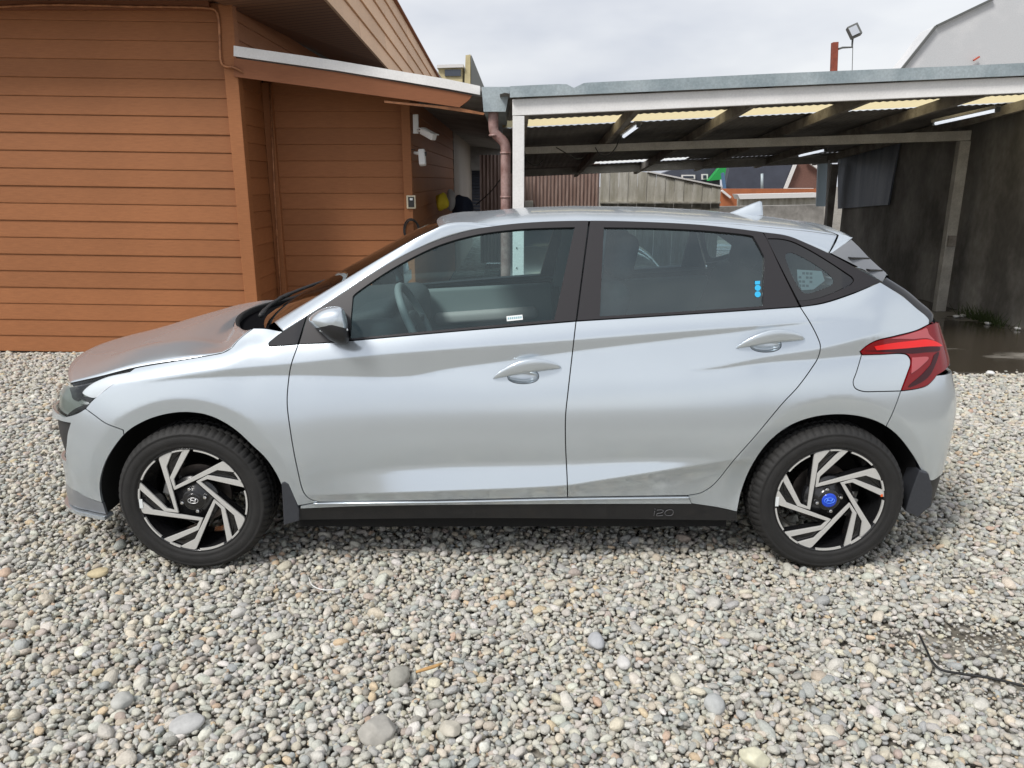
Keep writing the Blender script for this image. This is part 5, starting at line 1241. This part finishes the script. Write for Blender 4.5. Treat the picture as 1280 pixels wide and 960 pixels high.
MB().tube([at(518.5, 191, 7.6), at(522, 191.5, 7.56), at(525, 191, 7.52)], 0.016, 8).build('bracket', M['white_plastic'], r, smooth=True)
MB().bar(at(527, 187, 7.50), at(528.5, 207, 7.46), 0.065, 0.07, up=(0, 1, 0)).build('housing', M['white_plastic'], r, bevel=0.016)
MB().tube([at(532, 190, 7.46), at(532, 195, 7.46)], 0.010, 8).build('sensor', M['black_gloss'], r, smooth=True)
r = empty('keypad', at(514, 253, 7.56)); tag(r, 'small cream and black keypad on the house corner below the cameras', 'keypad')
MB().box(at(514, 252.5, 7.57), (0.088, 0.03, 0.125)).build('frame', pmat('cream_plastic', (.62, .55, .40), .5), r, bevel=0.006)
MB().box(at(514, 252.5, 7.555), (0.058, 0.012, 0.098)).build('panel', M['black_gloss'], r, bevel=0.003)
MB().box(at(514, 249, 7.547), (0.026, 0.004, 0.02)).build('display', M['label_white'], r)
cb = MB()
for k in range(5):
    c0 = at(513.5 + 0.5 * k, 287 + 0.5 * k, 7.56 - 0.008 * k); ra = 0.082 + 0.006 * math.sin(k * 2.2)
    cb.tube([c0 + Vector((ra * 0.85 * math.cos(a), 0.01 * math.sin(3 * a), ra * 1.25 * math.sin(a))) for a in np.linspace(0, 2 * math.pi, 26, endpoint=False)], 0.006, 6, closed=True)
tag(cb.build('cable_coil', M['cable_black'], smooth=True), 'coil of black cable hanging below the keypad', 'cable', kind='thing')
tag(MB().tube(catmull([tuple(at(*p)) for p in ((519, 187.5, 7.6), (511, 187, 7.6), (509, 193, 7.6), (510, 215, 7.6), (514, 235, 7.6), (514.5, 246, 7.58))], 0.02), 0.004, 6).build('camera_cable', M['cable_black'], smooth=True), 'thin dark cable from the lower camera down to the keypad', 'cable')
def blob(name, px, py, Y, size, mat, lab, c, seed):
    bm = bmesh.new(); bmesh.ops.create_icosphere(bm, subdivisions=3, radius=0.5)
    for v in bm.verts:
        v.co = v.co * (1 + 0.35 * noise.noise(v.co * 2.2 + Vector((seed, 0, 0)))); v.co = Vector((v.co.x * size[0], v.co.y * size[1], v.co.z * size[2]))
    o = from_bm(name, bm, mat, None, True); o.location = at(px, py, Y); return tag(o, lab, c)
blob('yellow_bag', 553, 252, 9.0, (0.15, 0.16, 0.20), M['yellow_cloth'], 'yellow bag hanging on the shaded side wall', 'bag', 3)
blob('grey_cloth', 563, 250, 9.3, (0.11, 0.14, 0.24), M['grey_cloth'], 'pale grey cloth hanging beside the yellow bag', 'cloth', 8)
blob('dark_jacket', 578, 262, 9.8, (0.26, 0.2, 0.34), M['blue_cloth'], 'dark blue jacket hanging at the end of the side wall', 'jacket', 12)
tag(MB().tube(catmull([tuple(at(*p)) for p in ((595, 256, 9.5), (610, 243, 9.0), (627, 222, 7.2))], 0.05), 0.006, 6).build('slack_cable', M['cable_black'], smooth=True), 'slack black cable strung from the jacket to the downpipe', 'cable')
# gutter and downpipe
gp = empty('gutter', at(620, 125, 6.75)); tag(gp, 'galvanised box gutter with a brown downpipe between house and carport', 'gutter')
gpx = pl([(602, 108.5), (638, 108.5), (632, 139.5), (604.5, 139.5)], 6.72)
MB().prism(gpx, 'y', 6.72, 14.0).build('trough', M['galvanised'], gp)
MB().tube(catmull([tuple(at(px, py, 6.80)) for px, py in ((617, 138), (617, 160), (618.5, 166), (624, 172), (630, 178), (632, 185), (632, 200), (632, 420))], 0.03), 0.043, 14).build('downpipe', M['pipe_brown'], gp, smooth=True)
for py in (168, 190, 245): MB().tube([at(618 if py < 180 else 632, py, 6.80), at(618 if py < 180 else 632, py + 2.5, 6.80)], 0.048, 14).build('pipe_collar', M['pipe_brown'], gp, smooth=True)

# ---- carport
cpt = empty('carport', (2.5, 6.6, 0)); tag(cpt, 'open carport with white front beam, dark sheet roof and grey posts', 'carport')
ZR = lambda x, y: 2.245 + 0.0476 * x - 0.08 * (y - 6.6)
def line_z(p0, p1, Y):
    a, b = at(*p0, Y), at(*p1, Y); return lambda x: a.z + (b.z - a.z) * (x - a.x) / (b.x - a.x)
YF = 6.60; xl = at(640.5, 130, YF).x; xr = 6.4
ft, fb_ = line_z((638, 108.5), (1280, 79), YF), line_z((638, 122.5), (1280, 95), YF)
dent = [(xl - 0.02, 0), (0.36, 0.0), (0.44, -0.004), (0.50, -0.035), (0.58, -0.002), (0.62, 0.0), (2.1, 0.004), (3.6, -0.003), (xr, 0)]
MB().prism([(x, ft(x) + d) for x, d in dent] + [(x, fb_(x)) for x in (xr, xl - 0.02)], 'y', YF - 0.045, YF - 0.02).build('roof_flashing', M['galvanised'], cpt)
wt0, wb0 = line_z((640, 124), (1280, 96), YF), line_z((655, 144), (1280, 116), YF)
MB().prism([(xl, wt0(xl)), (xr, wt0(xr)), (xr, wb0(xr)), (xl, wb0(xl))], 'y', YF, YF + 0.07).build('front_beam', M['white_paint'], cpt, bevel=0.004)
pw = at(655, 200, YF).x
MB().box(((xl + pw) / 2 + 0.002, YF + 0.036, wb0(0) / 2), (pw - xl, 0.068, wb0(0) - 0.004)).build('post', M['white_paint'], cpt, bevel=0.004)
for dz in (1.0, 0.83): MB().tube([(0.04, YF - 0.006, dz), (0.04, YF + 0.005, dz)], 0.006, 8).build('bolt', M['cable_black'], cpt)
def beam(p0, p1, p2, p3, Y, mat, th=0.09):
    t_, b2 = line_z(p0, p1, Y), line_z(p2, p3, Y); x0, x1 = 0.02, at(*p1, Y).x
    MB().prism([(x0, t_(x0)), (x1, t_(x1)), (x1, b2(x1)), (x0, b2(x0))], 'y', Y, Y + th).build('cross_beam', mat, cpt, bevel=0.004)
beam((920, 174), (1215, 163), (920, 184.5), (1215, 175.5), 9.2, M['grey_paint'])
beam((655, 212), (1048, 195), (655, 221), (1048, 203.5), 13.0, M['grey_paint'])
p0, p1 = at(1205, 176, 9.24), at(1172.5, 391, 9.24)
MB().bar((p0.x, 9.245, 0.0), (p0.x, 9.245, p0.z - 0.003), 0.125, 0.085, up=(0, 1, 0)).build('post', M['grey_paint'], cpt, bevel=0.006)
MB().box((p0.x, 9.19, 0.86), (0.09, 0.04, 0.13)).build('junction_box', M['grey_timber'], cpt, bevel=0.006)
for Y in (9.24, 13.05): MB().bar((0.07, Y, 0), (0.07, Y, ZR(0, Y) - 0.15), 0.09, 0.09, up=(0, 1, 0)).build('post', M['grey_paint'], cpt)
pt = at(1043, 205, 13.05); MB().bar((pt.x, 13.05, 0), (pt.x, 13.05, pt.z - 0.002), 0.11, 0.09, up=(0, 1, 0)).build('post', M['grey_timber'], cpt)
for x in (0.12, 1.10, 2.13, 3.17, 4.2, 5.2):
    MB().bar((x, 6.68, ZR(x, 6.68) - 0.068), (x, 13.65, ZR(x, 13.65) - 0.068), 0.055, 0.10).build('rafter', M['grey_timber'], cpt)
def sheet(name, x0, x1, y0, y1, mat, dz=0.0):
    n = int((x1 - x0) / 0.019); V = []
    for i in range(n + 1):
        x = x0 + (x1 - x0) * i / n; w = (0.004 if name != 'skylight' else 0.001) * math.sin(x / 0.076 * 2 * math.pi)
        V += [(x, y0, ZR(x, y0) + w + dz), (x, y1, ZR(x, y1) + w + dz)]
    return from_pd(name, V, [(2*i, 2*i+2, 2*i+3, 2*i+1) for i in range(n)], mat, cpt, True)
sheet('roof_sheet', -0.1, 5.7, 6.58, 7.97, M['sheet_under']); sheet('skylight', -0.1, 5.7, 7.95, 8.50, M['skylight_yellow'], 0.012)
sheet('roof_sheet', -0.1, 5.7, 8.48, 12.42, M['sheet_under']); sheet('skylight', 1.3, 2.8, 12.4, 12.82, M['skylight_white'], 0.012)
sheet('roof_sheet', -0.1, 1.32, 12.4, 12.82, M['sheet_under'], 0.003); sheet('roof_sheet', 2.78, 5.7, 12.4, 12.82, M['sheet_under'], 0.003); sheet('roof_sheet', -0.1, 5.7, 12.8, 13.7, M['sheet_under'])
def lamp(a, b, lab, w=0.05, dz=0.15):
    f = lambda x, y: ZR(x, y) - dz
    pa, pb = ray_z(*a, f), ray_z(*b, f); r = empty('fluorescent_lamp', pa.lerp(pb, 0.5)); tag(r, lab, 'lamp', 'fluorescent lamps under the carport roof')
    up = Vector((0, 0, 1)); MB().bar(pa + up * 0.028, pb + up * 0.028, 0.075, 0.03).build('housing', M['grey_paint'], r, bevel=0.005)
    d = (pb - pa).normalized(); MB().tube([pa + d * 0.03, pb - d * 0.03], 0.016, 10).build('tube', M['tube_lit'], r, smooth=True)
    for q in (pa, pb): MB().box(q + up * 0.005, (0.035, 0.035, 0.045)).build('end_cap', M['lamp_grey'], r)
lamp((779, 171), (798, 157), 'fluorescent lamp near the white front post under the carport roof')
lamp((1167, 155), (1247, 137.5), 'long lit fluorescent lamp at the right under the carport roof')
lamp((998, 195), (1032, 187.5), 'fluorescent lamp deep under the roof near the blue metal sheet', dz=0.12)
for k, (pts, lab) in enumerate(((((655, 189, 8.6), (661, 203, 8.6), (672, 206, 8.6), (680, 199, 8.6)), 'black cable loop hanging beside the white front post'), (((695, 184, 8.4), (712, 194, 8.4), (722, 199, 8.4), (729, 197, 8.4)), 'black cable hanging in the middle of the carport'), (((744, 184, 8.0), (750, 193, 8.0), (760, 194, 8.0), (770, 184, 8.0), (774, 172, 8.0)), 'black cable loop hanging from the fluorescent lamp near the post'))):
    tag(MB().tube(catmull([tuple(at(*p)) for p in pts], 0.03), 0.006, 6).build('hanging_cable', M['cable_black'], smooth=True), lab, 'cable', 'cables hanging in the carport')
# ---- concrete boundary wall and the sheet on it
WXR = 5.5
tag(MB().box((WXR + 0.12, 8.9, 1.20), (0.24, 8.2, 2.40)).build('concrete_wall', M['concrete_dark'], bevel=0.02), 'tall stained dark concrete wall at the right of the carport', 'wall', kind='thing')
q = [at_x(px, py, WXR - 0.02) for px, py in ((1049, 191), (1126, 178), (1112, 256), (1049, 261))]
tag(MB().add([(WXR - 0.02, p.y, p.z) for p in q] + [(WXR - 0.045, p.y, p.z) for p in q], [(0, 1, 2, 3), (7, 6, 5, 4), (0, 4, 5, 1), (1, 5, 6, 2), (2, 6, 7, 3), (3, 7, 4, 0)]).build('metal_sheet', M['sheet_blue']), 'bluish grey metal sheet fixed high on the concrete wall', 'sheet')
tf_ = MB(); 
for k in range(260):
    b0 = Vector((WXR - 0.06 - rng.uniform(0, 0.16), 8.55 + rng.normal(0, 0.20), 0.0)); d = Vector((rng.normal(-.25, .5), rng.normal(0, .5), 1)).normalized() * rng.uniform(0.06, 0.19)
    s_ = Vector((rng.normal(), rng.normal(), 0)).normalized() * 0.006; tf_.add([b0 - s_, b0 + s_, b0 + d + s_ * 0.5, b0 + d * 1.1], [(0, 1, 2, 3)])
tag(tf_.build('weeds', pmat('weed_green', (0.05, 0.075, 0.02), 0.8), fix=False), 'low green weeds growing at the foot of the concrete wall', 'weeds', kind='stuff')
# ---- behind the carport
YB = 15.0
x0, x1 = at(600, 240, YB).x, at(749, 240, YB).x; zt_b = at(640, 211, YB).z
V = []; nn = int((x1 - x0) / 0.035)
for i in range(nn + 1):
    x = x0 + (x1 - x0) * i / nn; d = 0.0 if i % 2 else -0.03; V += [(x, YB + d, 0), (x, YB + d, zt_b + 0.25)]
tag(from_pd('ribbed_fence', V, [(2*i, 2*i+2, 2*i+3, 2*i+1) for i in range(nn)], M['brown_metal']), 'brown ribbed metal fence behind the carport', 'fence')
MB_ = at(661, 252, YB); tag(MB().box((MB_.x, YB - 0.12, MB_.z - 0.1), (0.16, 0.16, 0.24)).build('concrete_block', M['old_wood'], bevel=0.01), 'small pale block standing in front of the brown ribbed fence', 'block')
wf = empty('board_fence', at(820, 240, 14.2)); tag(wf, 'weathered grey board fence with a sloping white cap', 'fence')
xs = [at(px, 240, 14.2).x for px in np.linspace(750, 901, 14)]
topz = lambda x: float(np.interp(x, [at(750, 211, 14.2).x, at(815, 216, 14.2).x, at(901, 234, 14.2).x], [at(750, 209, 14.2).z, at(815, 216, 14.2).z, at(901, 234, 14.2).z]))
for i in range(13):
    a, b = xs[i] + 0.003, xs[i + 1] - 0.003; y = 14.2 + (i % 2) * 0.012
    MB().prism([(a, 0), (b, 0), (b, topz(b)), (a, topz(a))], 'y', y, y + 0.022).build('board', M['old_wood'], wf)
MB().bar((xs[5], 14.2, topz(xs[5]) + 0.015), (xs[-1], 14.2, topz(xs[-1]) + 0.015), 0.06, 0.025).build('cap', M['trim_white'], wf)
MB().box(((xs[0] + xs[-1]) / 2, 14.17, at(820, 253, 14.2).z), (xs[-1] - xs[0], 0.05, 0.03)).build('rail', M['old_wood'], wf)
sh = empty('slat_shutter', at(602, 240, 19)); tag(sh, 'dark blue slatted shutter at the end of the passage', 'shutter')
for k in range(18):
    p = at(602, 198 + 4 * k, 19); MB().box((p.x, 19, p.z), (0.50, 0.05, 0.062), Matrix.Rotation(R(-20), 3, 'X')).build('slat', M['roof_navy'], sh)
def prism_px(name, pts, Y, dep, mat, parent): return MB().prism(pl(pts, Y), 'y', Y, Y + dep).build(name, mat, parent)
hs = empty('navy_roof_house', at(945, 235, 28)); tag(hs, 'far house with a dark navy roof and brown gable with white trim', 'house')
prism_px('roof', [(912, 208), (996, 203), (978, 241), (906, 241)], 28, 0.4, M['roof_navy'], hs)
prism_px('gable_wall', [(997, 200), (1014, 205), (1026, 211), (1026, 240), (979.5, 240)], 28.05, 0.4, M['brick_brown'], hs)
for a, b in (((996, 200), (980, 240)), ((1008, 200), (1027, 213)), ((984, 237), (1016, 237))): MB().bar(at(*a, 27.9), at(*b, 27.9), 0.10, 0.12, up=(0, 1, 0)).build('trim', M['trim_white'], hs)
MB().tube([at(952.5, 217, 27.5), at(952.5, 240, 27.5)], 0.05, 8).build('flue', M['galvanised'], hs, smooth=True)
MB().bar(at(903, 216, 27.7), at(906, 238, 27.7), 0.10, 0.1, up=(0, 1, 0)).build('corner_trim', pmat('trim_blue', (.08, .16, .28), .6), hs)
h2 = empty('slate_house', at(865, 225, 32)); tag(h2, 'far slate blue house with two white windows and a green roof edge', 'house')
prism_px('wall', [(830, 216), (850, 209), (900, 205), (900, 240), (830, 240)], 32, 0.6, M['roof_navy'], h2)
prism_px('green_roof', [(886, 226), (901, 208), (916, 207), (906, 224)], 31.5, 0.4, M['green_sheet'], h2)
for (a, b, c, d) in ((852, 218.5, 869, 224), (877, 217.5, 885, 224.5)):
    o_ = prism_px('window', [(a, b), (c, b), (c, d), (a, d)], 31.9, 0.08, M['trim_white'], h2); prism_px('pane', [(a + 2, b + 1.5), (c - 2, b + 1.5), (c - 2, d - 1.5), (a + 2, d - 1.5)], 31.86, 0.03, M['window_dark'], o_)
h3 = empty('orange_shed', at(960, 245, 24)); tag(h3, 'low orange walled shed with a pale sloping roof', 'shed')
prism_px('wall', [(900, 236), (1024, 236), (1024, 262), (900, 262)], 24, 0.5, M['orange_wall'], h3)
MB().bar(at(902, 238, 23.9), at(913, 247, 23.9), 0.06, 0.1, up=(0, 1, 0)).build('trim', M['trim_white'], h3)
h4 = empty('plank_shed', at(970, 252, 20)); tag(h4, 'low weathered plank shed with a pale roof edge behind the aerial', 'shed')
prism_px('wall', [(928, 248), (1025, 247), (1025, 275), (928, 275)], 20, 0.5, M['old_wood'], h4); prism_px('roof_edge', [(922, 243), (1025, 241), (1025, 246.5), (925, 249)], 19.8, 0.5, M['trim_white'], h4)
tag(prism_px('low_wall', [(866, 259), (1030, 256), (1030, 300), (866, 300)], 17.5, 0.3, M['concrete_dark'], None), 'low dark wall behind the car roof', 'wall', kind='thing')
tag(prism_px('blue_screen_wall', [(1023, 203), (1040, 203), (1037, 258), (1021, 258)], 13.6, 0.05, pmat('panel_blue', (.42, .52, .58), .5), None), 'narrow pale blue panel beside the rear carport post', 'panel', kind='thing')
tag(MB().tube([at(1036.5, 200, 12.0), at(1031, 300, 12.0)], 0.018, 8).build('white_pole', M['trim_white'], smooth=True), 'thin white pole beside the rear carport post', 'pole')
h5 = empty('pale_barn', at(1220, 60, 17)); tag(h5, 'large pale sheet-roofed building rising behind the carport', 'building')
prism_px('roof', [(1124, 92), (1169, 34), (1238, 1), (1330, -42), (1400, -42), (1400, 92)], 17, 0.6, M['pale_sheet'], h5)
MB().bar(at(1126, 88, 16.95), at(1170, 33, 16.95), 0.05, 0.05, up=(0, 1, 0)).build('roof_trim', M['lamp_grey'], h5); MB().bar(at(1171, 32.5, 16.95), at(1242, -1.5, 16.95), 0.05, 0.05, up=(0, 1, 0)).build('roof_trim', M['lamp_grey'], h5)
MB().bar(at(1217, 75.5, 16.92), at(1224, 71, 16.92), 0.03, 0.05, up=(0, 1, 0)).build('paint_mark', pmat('mark_red', (.5, .1, .06), .7), h5)
h6 = empty('cream_building', at(580, 90, 26)); tag(h6, 'small cream and grey roof gable seen above the lean-to roof', 'building')
prism_px('gable', [(582, 69), (588, 68), (588, 120), (580, 120)], 26, 0.4, M['cream_wall'], h6); prism_px('roof', [(589, 68), (605, 108), (605, 125), (588.5, 125)], 26, 3, M['lamp_grey'], h6)
prism_px('eave', [(546, 81), (579, 80), (579, 84), (546, 85)], 25.9, 2, M['trim_white'], h6); prism_px('wall', [(548, 85), (578, 84), (578, 120), (548, 120)], 26, 2, M['cream_wall'], h6); prism_px('window', [(556, 87), (576, 86.5), (576, 95), (556, 95)], 25.95, 0.1, M['window_dark'], h6)
# floodlight on a pole
fp = empty('floodlight', at(1043, 92, 9.5)); tag(fp, 'grey floodlight on a short red-brown pole above the carport roof', 'floodlight')
MB().bar(at(1040.5, 130, 9.5), at(1043.5, 53, 9.5), 0.065, 0.065, up=(0, 1, 0)).build('pole', M['red_post'], fp, bevel=0.004)
MB().tube([at(1046, 62, 9.5), at(1053, 59.5, 9.5), at(1065, 59, 9.5), at(1066, 46, 9.5)], 0.012, 8).build('arm', M['lamp_grey'], fp, smooth=True)
MB().bar(at(1061, 42, 9.45), at(1074, 36, 9.45), 0.07, 0.14, up=(0, 0.3, 1)).build('lamp_head', M['lamp_grey'], fp, bevel=0.008)
MB().bar(at(1063, 40.5, 9.40), at(1072.5, 36, 9.40), 0.01, 0.10, up=(0, 0.3, 1)).build('lamp_glass', M['lamp_silver'], fp)
MB().tube([at(1066, 58, 9.5), at(1065, 95, 9.5)], 0.004, 6).build('wire', M['lamp_grey'], fp)
# ---- a low saloon parked under the carport, glimpsed through the windows
pc = empty('parked_saloon', (0.75, 9.6, 0)); tag(pc, 'low pale saloon parked under the carport, glimpsed through the car windows', 'car')
def rsec(y, hw, z0, z1, rd): return [Vector((0.75 + hw * math.copysign(abs(math.cos(a)) ** rd, math.cos(a)), y, (z0 + z1) / 2 + (z1 - z0) / 2 * math.copysign(abs(math.sin(a)) ** rd, math.sin(a)))) for a in np.linspace(0, 2 * math.pi, 32, endpoint=False)]
def skin(name, secs, mat):
    V = [p for s in secs for p in s]; m = 32
    F = [(i*m+j, i*m+(j+1) % m, (i+1)*m+(j+1) % m, (i+1)*m+j) for i in range(len(secs)-1) for j in range(m)] + [tuple(range(m)), tuple(range((len(secs)-1)*m, len(secs)*m))]
    return MB().add(V, F).build(name, mat, pc, smooth=True)
pmat('saloon_paint', (0.50, 0.51, 0.52), 0.3, 0.5, coat=1)
skin('body', [rsec(7.70, 0.66, 0.22, 0.58, .35), rsec(7.78, 0.80, 0.17, 0.66, .35), rsec(8.1, 0.87, 0.16, 0.72, .35), rsec(8.9, 0.89, 0.16, 0.82, .35), rsec(10.5, 0.89, 0.16, 0.88, .35), rsec(11.6, 0.87, 0.18, 0.86, .35), rsec(11.9, 0.76, 0.25, 0.75, .35)], M['saloon_paint'])
skin('cabin', [rsec(8.95, 0.72, 0.70, 0.82, .5), rsec(9.5, 0.66, 0.70, 1.10, .5), rsec(10.0, 0.62, 0.70, 1.19, .5), rsec(10.6, 0.62, 0.70, 1.18, .5), rsec(11.3, 0.68, 0.70, 0.86, .5)], M['window_dark'])
for sx in (-1, 1):
    MB().box((0.75 + sx * 0.60, 7.78, 0.56), (0.32, 0.12, 0.10), Matrix.Rotation(R(sx * 14), 3, 'Z')).build('headlight', M['lamp_silver'], pc, bevel=0.02)
    for y in (8.5, 11.0): MB().tube([(0.75 + sx * 0.72, y, 0.30), (0.75 + sx * 0.90, y, 0.30)], 0.30, 24).build('wheel', M['rubber'], pc, smooth=True)
MB().box((0.75, 7.70, 0.46), (0.7, 0.06, 0.12)).build('grille', M['black_gloss'], pc, bevel=0.01)
